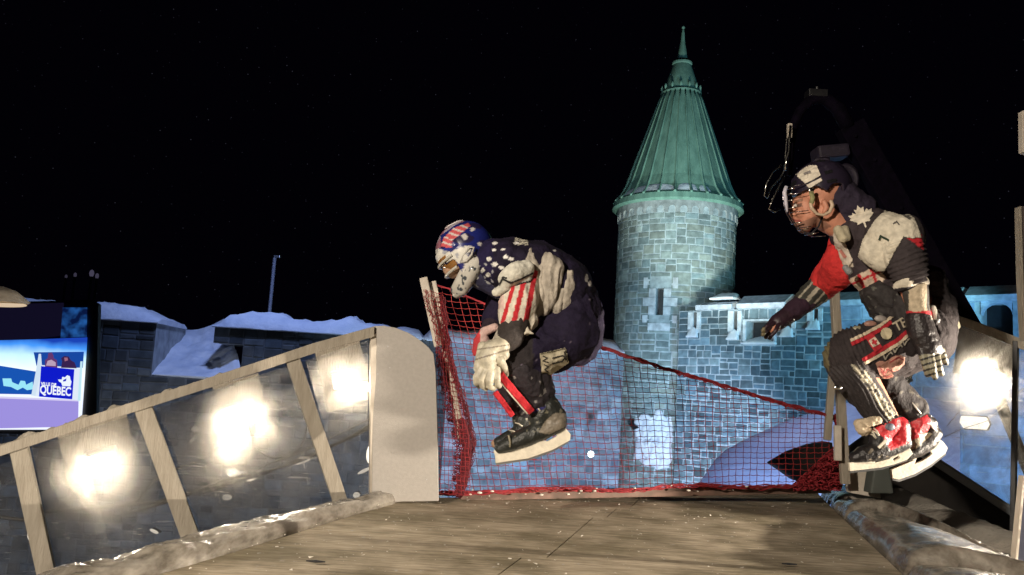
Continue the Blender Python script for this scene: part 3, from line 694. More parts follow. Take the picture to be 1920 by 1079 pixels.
PL = Plane(P(0, 850, 3.62), P(700, 700, 4.15))
nL = PL.n if PL.n.y > 0 else -PL.n
def outline(mb, pl, pts, off, th, **k):
    n = pl.n if pl.n.y > 0 else -pl.n; mb.prism([pl(x, y, off) for x, y in pts], n * th, **k)
bl = thing('clear_barrier', PL(350, 1000), 'scuffed clear panel barrier in a pale wood frame, sloping down to the left', 'barrier')
def pbeam(mb, pl, a, b, w, d, off=0.0):
    n = pl.n if pl.n.y > 0 else -pl.n; mb.beam(pl(*a, off), pl(*b, off), w, d, n)
q = MB()
rail = [(-120, 872), (0, 836), (180, 776), (300, 738), (470, 683), (590, 643), (702, 612)]
lo = [(x, y + 20) for x, y in rail]
outline(q, PL, rail + lo[::-1], -.045, .09); q.obj('top_rail', M_wood, bl, bevel=.004)
q = MB(); rnd = random.Random(6); pts_ = []
for i in range(120):
    t = i / 119; x = lerp(-100, 420, t); y = 866 - (x + 100) * .316; h = 5 * max(0, fbm((x * .03, 0, 4)) + .25) * 1.6
    pts_.append([PL(x, y + 1.5, -.04), PL(x, y - h, -.03), PL(x, y - h * 1.1, .02), PL(x, y + 1.5, .04)])
q.grid(pts_); tag(q.obj('frost_crust', mat('frost', (.40, .36, .30), (.28, .25, .2), .9, scale=30, bump=.6, bscale=60), bl, smooth=True))
posts = [((33, 826), (93, 1100), 34), ((268, 764), (366, 1030), 34), ((549, 676), (641, 950), 27)]
for a_, b2, w_ in posts:
    q = MB(); d_ = (PL(a_[0] + w_, a_[1]) - PL(*a_)).length
    pbeam(q, PL, a_, b2, d_, .045, -.012); q.obj('post', M_wood, bl, bevel=.004)
q = MB(); pbeam(q, PL, (699, 625), (698, 940), .03, .05, .0); q.obj('end_stile', M_whitewood, bl, bevel=.003)
panes = [[(-90, 880), (40, 840), (96, 1110), (-40, 1150)], [(60, 838), (268, 772), (360, 1020), (110, 1100)], [(294, 764), (549, 684), (640, 950), (385, 1030)], [(572, 676), (690, 638), (690, 935), (650, 948)]]
for pp in panes:
    q = MB(); outline(q, PL, pp, .030, .006); q.obj('clear_panel', M_clear, bl)
for pp in ([(60, 840), (150, 812), (215, 1060), (110, 1095)], [(300, 764), (440, 722), (516, 975), (385, 1020)]):
    q = MB(); outline(q, PL, pp, .12, .006); tag(q.obj('clear_panel', M_clear, bl), 'second clear sheet overlapping behind the first')
# wood boards and floodlights behind the clear panels
boards = [[(106, 812), (236, 772), (252, 852), (124, 890)], [(398, 726), (484, 700), (504, 790), (424, 816)], [(590, 658), (672, 632), (700, 745), (616, 775)]]
blab = ['plywood board behind the second clear pane from the left, lit by one lamp', 'plywood board behind the middle pane of the left barrier, with a floodlight and its reflection', 'plywood board behind the last pane before the curved white panel']
for pp, l_ in zip(boards, blab):
    q = MB(); t_ = tag(None or MB().prism([PL(x, y, .34) for x, y in pp], nL * .02).obj('plywood_board', M_wood, bevel=.002), l_, 'board')
def pxc(pl, x, y, off): return pl(x, y, off)
def floodlight(pl, x, y, off, r, s, label, energy, tgt=(0, -1, -.1), grp=None):
    c = pl(x, y, off); n = pl.n if pl.n.y > 0 else -pl.n
    t_ = thing('floodlight', c, label, 'floodlight', grp)
    rot = Vector(tgt).normalized().to_track_quat('-Z', 'Z').to_matrix()
    q = MB(); q.box(c - Vector(tgt).normalized() * .035, (r * 2.3, r * 1.9, .06), rot); q.obj('housing', M_black, t_, bevel=.008)
    q = MB()
    q.box(c + Vector(tgt).normalized() * .004, (r * 1.6, r * 1.3, .006), rot); q.obj('lens', emat('lamp_lens', (1, .90, .74), s), t_, bevel=.002)
    q = MB(); q.beam(c - Vector(tgt).normalized() * .06, c - Vector(tgt).normalized() * .06 + n * .12, .02, .02, (0, 0, 1)); q.obj('bracket', M_steel, t_)
    pl_ = bpy.data.lights.new('lamp_bulb', 'SPOT'); pl_.energy = energy * 1.2; pl_.color = (1, .87, .68); pl_.shadow_soft_size = .03; pl_.spot_size = R(150); pl_.spot_blend = .8
    o = bpy.data.objects.new('lamp_bulb', pl_); COL.objects.link(o); o.location = c + Vector(tgt).normalized() * .02
    o.rotation_euler = Vector(tgt).to_track_quat('-Z', 'Y').to_euler()
    return t_
G1 = 'floodlights behind the left clear barrier'
floodlight(PL, 190, 868, .22, .060, 60, 'floodlight glaring through the second clear pane from the left', 7, (.3, -1, -.25), G1)
floodlight(PL, 450, 782, .20, .068, 70, 'bright floodlight behind the third pane', 11, (.3, -1, -.25), G1)
floodlight(PL, 434, 838, .22, .030, 45, 'lower reflection of the bright floodlight behind the third pane, built as a small lamp', 2, (.3, -1, -.3), G1)  # reflection of the floodlight above, built as an extra glowing lamp
floodlight(PL, 641, 715, .20, .052, 60, 'left lamp of the pair beside the curved white panel', 7, (.2, -1, -.25), G1)
floodlight(PL, 680, 725, .20, .028, 50, 'right, narrower lamp of the pair beside the curved white panel', 2, (.2, -1, -.25), G1)
for x, y, rx, ry, tl_, l_ in ((437, 888, 17, 12, .4, 'low oblong reflection glow on the board in the third pane'), (476, 893, 7, 20, .9, 'thin curved reflection glow right of the oblong one in the third pane'), (693, 852, 8, 22, .0, 'half hidden reflection glow at the foot of the curved white panel'), (566, 866, 20, 5, -.35, 'flat reflection streak low behind the third post'), (425, 933, 11, 7, 0, 'small low reflection under the oblong glow'), (288, 997, 11, 3, .4, 'faint streak of light at the bottom of the second pane'), (121, 1062, 12, 3, -.1, 'faint streak of light at the bottom left corner'), (668, 929, 8, 7, 0, 'small cream glow at the foot of the last clear pane'), (683, 883, 18, 4, -.5, 'short bright streak low in the last clear pane'), (305, 897, 5, 15, -.3, 'upright glint beside the second wooden post'), (312, 925, 4, 7, -.2, 'tiny glint under the upright one beside the second post'), (55, 1003, 5, 14, -.2, 'upright glint beside the first wooden post'), (74, 1028, 6, 6, 0, 'round glint low beside the first wooden post'), (148, 862, 9, 6, .3, 'small glare left of the floodlight in the second pane'), (345, 1010, 4, 3, 0, 'tiny glint at the foot of the middle pane')):
    c = PL(x, y, .30); mm = mpp(c.y); q = MB(); rot = Matrix.Rotation(tl_, 3, 'Y')  # glowing discs stand for reflections and glints on the panes, not lamps
    n_ = 20; q2 = [c + rot @ Vector((math.cos(2 * math.pi * i / n_) * rx * .75 * mm, 0, math.sin(2 * math.pi * i / n_) * ry * .75 * mm)) for i in range(n_)]
    t_ = thing('pane_reflection', c, l_, 'lamp', 'glowing discs for reflections behind the left clear barrier')
    q.prism(q2, (0, .012, 0)); q.obj('lens', emat('reflection_glow', (1, .9, .75), 1.9 if ry > 9 else .8), t_, smooth=False)
    q = MB(); q.prism([v + Vector((0, .013, 0)) + (v - c) * .12 for v in q2], (0, .03, 0)); q.obj('housing', M_black, t_)  # dark backing of the glow disc, no real housing
# black cables
cabs = [[(700, 782), (620, 822), (560, 850), (500, 872), (440, 905), (380, 925)], [(700, 792), (640, 828), (570, 862), (500, 884), (420, 900), (350, 930), (250, 960)], [(700, 800), (610, 842), (540, 870), (480, 893), (400, 912), (300, 940), (200, 950), (80, 960)], [(575, 800), (568, 830), (545, 852), (510, 858), (478, 840)], [(420, 830), (380, 860), (330, 880), (290, 900), (240, 960)], [(140, 915), (120, 940), (100, 960), (60, 975), (0, 970)]]
for i, cc in enumerate(cabs):
    pts = [PL(x, y, .14 + .02 * i) for x, y in cc]
    # smooth with catmull-rom
    sm = []
    for k in range(len(pts) - 1):
        p0, p1, p2, p3 = pts[max(k - 1, 0)], pts[k], pts[k + 1], pts[min(k + 2, len(pts) - 1)]
        for j in range(8):
            t = j / 8; sm.append(.5 * ((2 * p1) + (p2 - p0) * t + (2 * p0 - 5 * p1 + 4 * p2 - p3) * t * t + (3 * p1 - p0 - 3 * p2 + p3) * t ** 3))
    sm.append(pts[-1]); q = MB(); q.tube(sm, .006 + .0015 * (i % 3), 8)
    tag(q.obj('cable', M_cable, smooth=True), ['topmost black cable running down behind the left barrier', 'middle black cable of the bundle behind the left barrier', 'longest black cable reaching the far left pane', 'short looped cable behind the third wooden post', 'cable sagging behind the middle pane of the left barrier', 'short cable low in the far left pane'][i], 'cable', 'cables behind the left clear barrier')
# curved white end panel
cp = [(700, 612), (720, 611), (742, 615), (765, 624), (786, 637), (803, 651), (813, 664), (817, 700), (820, 800), (822, 940), (697, 942)]
q = MB(); q.prism([P(x, y, 4.13) for x, y in cp], (0, .03, 0)); tag(q.obj('end_panel', M_panel, bevel=.003), 'tall pale panel with a rounded top corner at the end of the clear barrier', 'panel')
q = MB()
for x, y in ((727, 650), (731, 690), (708, 702), (709, 732), (780, 668), (736, 850), (800, 900)):
    q = MB(); q.ball(P(x, y, 4.129), .003, 6, (1, .4, 1)); q.obj('screw', M_steel, bpy.data.objects['end_panel'])

# ---- right barrier
PR = Plane(P(1700, 700, 4.9), P(1920, 720, 4.5)); nR = PR.n if PR.n.y > 0 else -PR.n
br = thing('clear_barrier', PR(1800, 900), 'clear panel barrier with a pale wood rail at the right edge, one glaring lamp behind', 'barrier')
q = MB(); outline(q, PR, [(1786, 588), (1830, 603), (1880, 622), (1990, 664), (1990, 686), (1880, 641), (1830, 621), (1788, 606)], -.045, .09); q.obj('top_rail', M_wood, br, bevel=.004)
q = MB(); outline(q, PR, [(1700, 590), (1790, 606), (1990, 680), (1965, 1000), (1903, 956), (1760, 862), (1645, 790)], .030, .006); q.obj('clear_panel', M_clear, br)
q = MB(); outline(q, PR, [(1640, 790), (1760, 862), (1903, 956), (1990, 1012), (1990, 1030), (1903, 974), (1755, 876), (1635, 800)], -.02, .05); q.obj('bottom_rail', mat('grey_metal', (.10, .11, .12), rough=.4, metal=.4), br, bevel=.004)
q = MB(); pbeam(q, PR, (1905, 640), (1899, 1010), .025, .06, -.02); q.obj('post', M_black, br, bevel=.003)
q = MB(); outline(q, PR, [(1798, 612), (1908, 652), (1905, 712), (1786, 700)], .30, .02); tag(q.obj('plywood_board', M_wood, bevel=.002), 'plywood board above the lamp of the right barrier', 'board')
q = MB(); outline(q, PR, [(1640, 690), (1724, 668), (1692, 752), (1672, 756)], .22, .02); tag(q.obj('plywood_board', M_wood, bevel=.002), 'bright triangular plywood board seen between the legs of the right skater and the clear pane', 'board')
floodlight(PR, 1840, 712, .19, .082, 75, 'big floodlight glaring through the right clear pane', 20, (-.35, -1, -.25))
floodlight(PR, 1688, 712, .17, .02, 25, 'small lamp lighting the triangular board at the right', 1.5, (-.1, 1, 0))
c = PR(1831, 792, .2); q = MB(); q.prism([PR(x, y, .2) for x, y in ((1806, 780), (1850, 783), (1856, 796), (1851, 806), (1810, 804), (1802, 792))], (0, .02, 0)); t_ = thing('pane_reflection', c, 'small rectangular glow for the reflection under the big floodlight at the right', 'lamp'); q.obj('lens', emat('reflection_glow', (1, .92, .8), 1.6), t_, bevel=.003)  # floodlight's reflection made as a glowing plate, no second lamp
q = MB(); outline(q, PR, [(1804, 778), (1852, 781), (1858, 796), (1853, 808), (1808, 806), (1800, 792)], .215, .02); q.obj('housing', M_black, t_)  # dark backing behind the glowing plate
for pts, l_ in (([(1920, 728), (1890, 755), (1850, 790), (1800, 806), (1770, 820)], 'thin wire crossing the right clear pane'), ([(1840, 762), (1822, 768), (1800, 770), (1775, 800)], 'short bent wire left of the small glow')):
    q = MB(); q.tube([PR(x, y, .10) for x, y in pts], .0022, 6); tag(q.obj('wire', mat('pale_wire', (.5, .48, .44)), smooth=True), l_, 'wire')
# dark things under the right barrier
q = MB(); q.prism([P(x, y, 5.6) for x, y in ((1590, 842), (1640, 806), (1760, 866), (1910, 962), (1990, 1010), (1990, 1120), (1590, 1120))], (0, .05, 0))  # made-up black sheet that keeps the gap below the barrier dark
tag(q.obj('dark_backdrop', M_backdrop), 'black tarpaulin added to keep the gap below the right clear barrier dark', 'backdrop')
q = MB(); q.prism([P(x, y, 4.9) for x, y in ((1594, 872), (1642, 868), (1652, 935), (1596, 925))], (0, .08, 0)); tag(q.obj('pale_board', M_whitewood, bevel=.004), 'short pale board standing at the foot of the net post', 'board')
q = MB(); q.prism([P(x, y, 4.7) for x, y in ((1640, 876), (1668, 876), (1676, 926), (1632, 926))], (0, .1, 0)); tag(q.obj('grey_block', mat('grey_rubber', (.09, .10, .09), rough=.7), bevel=.01), 'dark grey block on the snow under the right skates', 'block')
# panels at the right edge of the picture
q = MB(); q.prism([P(x, y, 3.0) for x, y in ((1921, 895), (1960, 895), (1960, 1100), (1901, 1100))], (0, .03, 0)); t_ = tag(q.obj('edge_panel', mat('dark_blue_board', (.03, .035, .07), rough=.5), bevel=.002), 'dark blue board with a white edge at the lower right corner', 'board')
q = MB(); q.prism([P(x, y, 2.995) for x, y in ((1919, 893), (1923, 893), (1904, 1100), (1899, 1100))], (0, .03, 0)); q.obj('white_edge', M_whitewood, t_)
q = MB(); q.prism([P(x, y, 4.2) for x, y in ((1912, 388), (1950, 380), (1950, 640), (1920, 640), (1914, 520))], (0, .04, 0)); t_ = tag(q.obj('edge_panel', mat('brown_board', (.09, .07, .065), rough=.6), bevel=.002), 'dark board with a pale left edge at the right border of the picture', 'board')
q = MB(); q.prism([P(x, y, 4.19) for x, y in ((1911, 388), (1915, 387), (1919, 520), (1923, 640), (1920, 640), (1914, 520))], (0, .04, 0)); q.obj('white_edge', M_wood, t_)  # paler strip down the left edge of the board
q = MB(); q.prism([P(x, y, 4.2) for x, y in ((1917, 208), (1945, 200), (1945, 292), (1918, 285))], (0, .04, 0)); tag(q.obj('pale_pole_end', M_whitewood, bevel=.004), 'end of a pale pole above the dark board at the right border', 'pole')

# ================================================================ VIDEO SCREEN
SY = 9.0
sc_o = P(0, 700, SY); scr = thing('video_screen', P(80, 810, SY), 'large lit video screen in a black frame showing snow, people and a blue city board', 'screen')
def sp(x, y, off=0.0): return P(x, y, SY) + Vector((0, -off, 0))
def flat(name, pts, color, s, off, parent):
    q = MB(); q.prism([sp(x, y, off) for x, y in pts], (0, .003, 0)); return q.obj(name, emat(name + '_glow', color, s), parent)
q = MB(); q.prism([sp(x, y, -.02) for x, y in ((-60, 568), (168, 562), (182, 570), (178, 798), (150, 818), (-60, 812))], (0, .08, 0)); q.obj('frame', M_black, scr, bevel=.01)
def gmat(name, stops, x0, x1, s):
    m, nt, b = newmat(name); b.inputs['Base Color'].default_value = (0, 0, 0, 1); b.inputs['Roughness'].default_value = .5
    tc = nt.nodes.new('ShaderNodeTexCoord'); sx = nt.nodes.new('ShaderNodeSeparateXYZ'); nt.links.new(tc.outputs['Object'], sx.inputs[0])
    nz = nt.nodes.new('ShaderNodeTexNoise'); nz.inputs['Scale'].default_value = 4; nt.links.new(tc.outputs['Object'], nz.inputs['Vector'])
    ma = nt.nodes.new('ShaderNodeMath'); ma.operation = 'MULTIPLY_ADD'; ma.inputs[1].default_value = .10; nt.links.new(nz.outputs[0], ma.inputs[0]); nt.links.new(sx.outputs[2], ma.inputs[2])
    mr = nt.nodes.new('ShaderNodeMapRange'); mr.inputs[1].default_value = x0 + .05; mr.inputs[2].default_value = x1 + .05; nt.links.new(ma.outputs[0], mr.inputs[0])
    r = nt.nodes.new('ShaderNodeValToRGB'); nt.links.new(mr.outputs[0], r.inputs[0]); e = r.color_ramp.elements
    e[0].position = stops[0][0]; e[0].color = (*stops[0][1], 1); e[1].position = stops[-1][0]; e[1].color = (*stops[-1][1], 1)
    for p_, c_ in stops[1:-1]: k = e.new(p_); k.color = (*c_, 1)
    nt.links.new(r.outputs[0], b.inputs['Emission Color']); b.inputs['Emission Strength'].default_value = s; return m
z0, z1 = sp(80, 750).z, sp(80, 636).z
q = MB(); q.prism([sp(x, y, .005) for x, y in ((-60, 640), (60, 637), (164, 633), (160, 700), (152, 806), (-60, 806))], (0, .003, 0))
pic = q.obj('picture_snow', gmat('screen_snow', [(0, (.8, .85, 1)), (.45, (.9, .97, 1)), (.72, (.55, .85, 1)), (.88, (.06, .3, .9)), (1, (.01, .05, .4))], z0, z1, 1.15), scr)
flat('picture_sky', [(-60, 572), (120, 568), (116, 630), (60, 637), (-60, 640)], (.010, .008, .03), .5, .004, scr)
q = MB(); q.prism([sp(x, y, .007) for x, y in ((118, 577), (164, 577), (163, 632), (114, 634))], (0, .003, 0)); m, nt, b = newmat('screen_tower'); b.inputs['Base Color'].default_value = (0, 0, 0, 1)
nz = nt.nodes.new('ShaderNodeTexNoise'); nz.inputs['Scale'].default_value = 9; rp = nt.nodes.new('ShaderNodeValToRGB'); rp.color_ramp.elements[0].position = .4; rp.color_ramp.elements[0].color = (.003, .01, .06, 1); rp.color_ramp.elements[1].position = .7; rp.color_ramp.elements[1].color = (.02, .12, .42, 1)
tcx = nt.nodes.new('ShaderNodeTexCoord'); nt.links.new(tcx.outputs['Object'], nz.inputs['Vector']); nt.links.new(nz.outputs[0], rp.inputs[0]); nt.links.new(rp.outputs[0], b.inputs['Emission Color']); b.inputs['Emission Strength'].default_value = .8
q.obj('picture_tower', m, scr)
flat('picture_ground', [(-60, 744), (148, 752), (147, 800), (-60, 805)], (.36, .30, .78), .95, .010, scr)
flat('picture_ground_edge', [(-60, 741), (148, 750), (148, 753), (-60, 745)], (.75, .7, 1), .9, .012, scr)
flat('picture_wall', [(-60, 684), (0, 686), (68, 697), (64, 740), (-60, 738)], (.01, .10, .50), .9, .010, scr)
flat('picture_wall', [(64, 661), (158, 660), (156, 690), (70, 690)], (.01, .07, .40), .9, .010, scr)
for bl_ in ([(6, 710), (22, 710), (24, 717), (36, 722), (40, 714), (48, 715), (50, 722), (62, 716), (64, 730), (52, 732), (44, 727), (34, 732), (22, 726), (8, 724)],):
    flat('picture_splash', bl_, (.35, .85, 1), .95, .013, scr)
flat('picture_podium', [(70, 686), (80, 685), (142, 690), (152, 692), (148, 751), (64, 743)], (.78, .88, 1), .95, .014, scr)
flat('picture_post', [(74, 664), (78, 664), (80, 690), (68, 742), (60, 742), (70, 690)], (.7, .85, 1), .9, .015, scr)
flat('picture_post', [(152, 678), (156, 678), (152, 752), (147, 752)], (.6, .9, 1), .9, .015, scr)
flat('picture_person', [(86, 688), (86, 676), (91, 672), (92, 663), (98, 661), (101, 666), (102, 672), (108, 676), (109, 690)], (.16, .05, .20), .8, .016, scr)
flat('picture_person', [(116, 690), (118, 678), (116, 672), (122, 668), (130, 669), (134, 676), (141, 680), (145, 691)], (.05, .02, .10), .8, .016, scr)
flat('picture_coat', [(88, 686), (91, 677), (98, 675), (106, 680), (106, 687)], (.7, .5, .7), .7, .018, scr)
flat('picture_face', [(122, 671), (128, 671), (129, 676), (123, 678)], (.5, .2, .3), .7, .018, scr)
flat('picture_blue_board', [(79, 687), (141, 693), (137, 749), (75, 744)], (.005, .012, .62), .95, .020, scr)
flat('ship_emblem', [(113, 716), (111, 712), (118, 712), (119, 707), (124, 708), (128, 704), (133, 706), (134, 712), (136, 716), (134, 725), (119, 724), (117, 718)], (.85, .92, 1), 1, .024, scr)
flat('ship_sail', [(121, 713), (127, 710), (126, 715), (121, 716)], (.02, .03, .6), .9, .028, scr)
def text_on(name, s, o, ex, ey, size, material, parent, th=.002, bold=.0):
    c = bpy.data.curves.new(name, 'FONT'); c.body = s; c.size = 1; c.offset = bold; c.resolution_u = 3
    to = bpy.data.objects.new(name, c); COL.objects.link(to); bpy.context.view_layer.update()
    me = bpy.data.meshes.new_from_object(to.evaluated_get(bpy.context.evaluated_depsgraph_get())); bpy.data.objects.remove(to)
    xs = [v.co.x for v in me.vertices]; w = max(xs) - min(xs); x0 = min(xs)
    nrm = ex.cross(ey).normalized(); vs = [o + ex * ((v.co.x - x0) / w) + ey * v.co.y * size for v in me.vertices]
    q = MB(); fs = [tuple(p.vertices) for p in me.polygons]; q.add(vs, fs); return q.obj(name, material, parent, recalc=False)
Mlet = emat('letter_glow', (.9, .95, 1), 1.0)
o = sp(77.5, 739.5, .026); text_on('city_name_lettering', 'QUÉBEC', sp(77, 738, .026), sp(135, 742.5, .026) - sp(77, 738, .026), sp(78, 720.5, .026) - sp(77, 738, .026), 1.28, Mlet, scr, bold=.03)
text_on('small_lettering', 'VILLE DE', sp(79, 722.5, .026), sp(108, 725, .026) - sp(79, 722.5, .026), sp(79, 715, .026) - sp(79, 722, .026), 1.2, Mlet, scr, bold=.03)
# warm lamp shade above the screen
c = P(-6, 567, 7.0); t_ = thing('lamp_shade', c, 'warm lit underside of a round lamp shade at the left border above the screen', 'lamp')
q = MB(); n_ = 32; q.grid([[c + Vector((math.cos(2 * math.pi * i / n_) * r, math.sin(2 * math.pi * i / n_) * r * .9, z)) for i in range(n_)] for r, z in ((.24, .0), (.26, .02), (.14, .11), (.04, .14))], None, 0, True); q.obj('shade', M_whitewood, t_, smooth=True)
q = MB(); q.add([c + Vector((math.cos(2 * math.pi * i / n_) * .235, math.sin(2 * math.pi * i / n_) * .21, .0 - .035 * abs(math.sin(math.pi * i / n_)))) for i in range(n_)], [tuple(range(n_))]); q.obj('diffuser', emat('warm_diffuser', (.85, .62, .36), .75), t_)

# ================================================================ NET, POSTS
def nb(name, a, b, w, d, Ya, Yb, matl, label, cat='post'):
    q = MB(); q.beam(P(*a, Ya), P(*b, Yb), w, d); o = q.obj(name, matl, bevel=.005, loc=P(*b, Yb)); return tag(o, label, cat)
nb('wooden_post', (794, 521), (822, 650), .044, .03, 4.28, 4.28, M_whitewood, 'pale wooden post leaning left, topmost at the left corner of the net')
nb('wooden_post', (811, 528), (866, 822), .040, .03, 4.34, 4.34, M_whitewood, 'longer pale batten leaning behind the top left post of the net')
nb('wooden_post', (1564, 538), (1585, 908), .050, .04, 4.75, 4.75, M_wood, 'tall pale wooden post at the right end of the net')
nb('wooden_post', (1561, 690), (1551, 826), .042, .03, 4.95, 4.95, M_wood, 'short wooden post just left of the tall one at the right end of the net')
nb('wooden_batten', (1570, 798), (1571, 864), .038, .03, 4.68, 4.68, M_whitewood, 'short pinkish batten low between the two right net posts', 'batten')

net = thing('safety_net', P(1200, 925, 4.6), 'red rope net sagging from the left post to the right post behind both skaters', 'net')
YL, YR = 4.30, 4.95
def top_y(x):
    pts = [(806, 530), (850, 545), (900, 566), (940, 586), (1000, 606), (1130, 652), (1240, 689), (1340, 718), (1450, 752), (1560, 781)]
    for (x0, y0), (x1, y1) in zip(pts, pts[1:]):
        if x <= x1: return lerp(y0, y1, (x - x0) / (x1 - x0))
    return pts[-1][1]
def left_x(y): return lerp(812, 872, max(0, (y - 530) / 300)) if y < 830 else lerp(872, 862, (y - 830) / 90)
def bot_y(x): return lerp(926, 912, (x - 860) / 690)
def net_pt(a, k, cs=11.6):
    """a: strand position along the net in cells, k: row above the bottom in cells"""
    x = 862 + a * 13.3; s = (x - 862) / 690
    y = bot_y(x) - k * cs * lerp(1.08, .98, s)
    up = k / 34
    x += -k * 1.9 * max(0, 1 - s) ** 1.5 - 26 * up * up * (1 - s)      # the strands lean to the left post
    y += up * up * s * 150 + 10 * up * fbm((a * .07, k * .05, 2))
    x += 3.6 * fbm((a * .13, k * .11, 5)) + 1.3 * fbm((a * .9, k * .9, 1)); y += 3.2 * fbm((a * .12, k * .14, 8)) + 1.2 * fbm((a * .9, k * .8, 7))
    Y = lerp(YL, YR, min(1, max(0, s))) + .10 * fbm((a * .06, k * .08, 11)) + .12 * math.sin(up * math.pi) + .06
    return x, y, Y
q = MB(); NA, NK = 53, 46; ok = {}
for a in range(-6, NA + 1):
    for k in range(NK + 1):
        x, y, Y = net_pt(a, k)
        ok[a, k] = (P(x, y, Y), left_x(y) - 4 <= x <= 1566 and y >= top_y(x) - 2)
for a in range(-6, NA + 1):
    for k in range(NK + 1):
        p, o1 = ok[a, k]
        if not o1: continue
        for na, nk in ((a + 1, k), (a, k + 1)):
            if (na, nk) in ok and ok[na, nk][1]:
                p2 = ok[na, nk][0]; m_ = (p + p2) / 2 + Vector((0, 0, -.0035 if na != a else 0)); q.tube([p, m_, p2], .0019, 4, cap=False)
M_netm = mat('worn_net_cord', (.34, .030, .028), (.22, .018, .018), .85, scale=60)
q.obj('mesh', M_netm, net)
# edge ropes: several strands twisted together
def rope(name, fn, n, r, strands, spread, seed, mt=M_net, parent=net):
    q = MB(); rnd = random.Random(seed)
    for s_ in range(strands):
        ph = rnd.uniform(0, 6.28); fq = rnd.uniform(4, 14); am = rnd.uniform(.3, 1) * spread; pts = []
        for i in range(n + 1):
            t = i / n; x, y, Y = fn(t)
            pts.append(P(x + am * math.cos(fq * t * 6 + ph) + .8 * am * fbm((t * 20, s_, seed)), y + am * math.sin(fq * t * 6 + ph) + .8 * am * fbm((t * 20, s_, seed + 4)), Y + .01 * math.cos(fq * t * 6)))
        q.tube(pts, r, 5)
    return q.obj(name, mt, parent, smooth=True)
rope('top_rope', lambda t: (lerp(806, 1566, t), top_y(lerp(806, 1566, t)), lerp(YL, YR, t) + .03), 160, .0022, 5, 2.0, 1)
rope('top_rope', lambda t: (lerp(1125, 1572, t), top_y(lerp(1125, 1572, t)) + 1, lerp(4.55, YR, t) + .02), 100, .0035, 8, 4.2, 2)
rope('bottom_rope', lambda t: (lerp(825, 1560, t), bot_y(lerp(825, 1560, t)) - 3 + 3 * math.sin(t * 17), lerp(YL, YR, t)), 170, .0028, 9, 4.5, 3)
# the hanging bunches at the left
Lp = [(822, 560), (826, 620), (838, 680), (856, 740), (874, 795), (886, 835), (872, 880), (858, 926)]
def pathf(pts, Y):
    def f(t):
        k = t * (len(pts) - 1); i = min(int(k), len(pts) - 2); return lerp(pts[i][0], pts[i + 1][0], k - i), lerp(pts[i][1], pts[i + 1][1], k - i), Y
    return f
M_netd = mat('dark_net_cord', (.16, .012, .022), (.08, .006, .012), .8, scale=60)
rope('hanging_bunch', pathf([(828, 560), (832, 600), (838, 650), (850, 700), (866, 750), (880, 800), (886, 835), (876, 880), (862, 926)], 4.31), 90, .0022, 16, 7, 5, M_netd)
rope('hanging_bunch', pathf([(824, 640), (828, 690), (838, 740), (848, 790), (862, 840), (860, 880), (852, 925)], 4.33), 80, .0022, 14, 10, 6, M_netd)
rope('hanging_bunch', pathf([(866, 790), (876, 840), (870, 890), (860, 926)], 4.29), 60, .0026, 24, 10, 16, M_netd)
rope('hanging_bunch', pathf([(796, 545), (800, 575), (812, 600), (822, 650)], 4.24), 60, .0013, 4, 5, 9)
# loose folded layer hanging in front of the end panel
q = MB(); pts = {}
for a in range(9):
    for k in range(44):
        y = 925 - k * 8.8; s = a / 8; xl = 818 if y > 640 else lerp(800, 818, (y - 540) / 100); xr = lerp(830, 880, min(1, max(0, (y - 560) / 270)))
        x = lerp(xl, xr, s) + 2.4 * fbm((a * .8, k * .5, 2)); pts[a, k] = P(x, y + 3 * fbm((a * .7, k * .4, 6)) + s * 4, 4.22 + .02 * fbm((a, k * .3, 3)))
for (a, k), p in pts.items():
    for o_ in ((a + 1, k), (a, k + 1)):
        if o_ in pts: q.tube([p, pts[o_]], .0015, 4, cap=False)
q.obj('folded_layer', M_net, net)
# heap of net at the right end
rnd = random.Random(12); q = MB()
for i in range(150):
    x = rnd.uniform(1492, 1576); top = lerp(905, 826, (x - 1492) / 84) ; y = rnd.uniform(top, 915); pts = []
    for j in range(10):
        x += rnd.uniform(-9, 9); y += rnd.uniform(-6, 6.5); x = min(1580, max(1488, x)); y = min(920, max(lerp(908, 822, (x - 1488) / 92), y)); pts.append(P(x, y, 4.86 + rnd.uniform(-.06, .06)))
    q.tube(pts, .0032, 5)
q.obj('net_heap', M_net, net, smooth=True)
q = MB(); q.prism([P(x, y, 4.93) for x, y in ((1496, 912), (1530, 880), (1560, 850), (1578, 840), (1580, 918), (1496, 918))], (0, .05, 0)); q.obj('net_heap_core', M_net, net, bevel=.01)
rope('right_bunch', pathf([(1566, 781), (1572, 800), (1578, 840), (1574, 880)], 4.98), 40, .0032, 14, 6, 13)
# snow crumbs caught at the foot of the net
q = MB(); rnd = random.Random(5)
for i in range(26):
    x = rnd.uniform(880, 1540); p = P(x, bot_y(x) + rnd.uniform(-7, 6), lerp(YL, YR, (x - 862) / 690) - .04); q.ball(p, rnd.uniform(.003, .010), 7, (1.6, 1, .7))
tag(q.obj('snow_lumps', bpy.data.materials['ice_crumb'], smooth=True), 'small snow lumps along the foot of the red net', 'snow', kind='stuff')
q = MB(); q.beam(P(862, 930, 4.42), P(1556, 917, 5.06), .05, .03); tag(q.obj('kickboard', mat('dirty_board', (.22, .13, .10), (.12, .08, .06), scale=12), bevel=.004), 'low reddish board under the foot of the net', 'board')

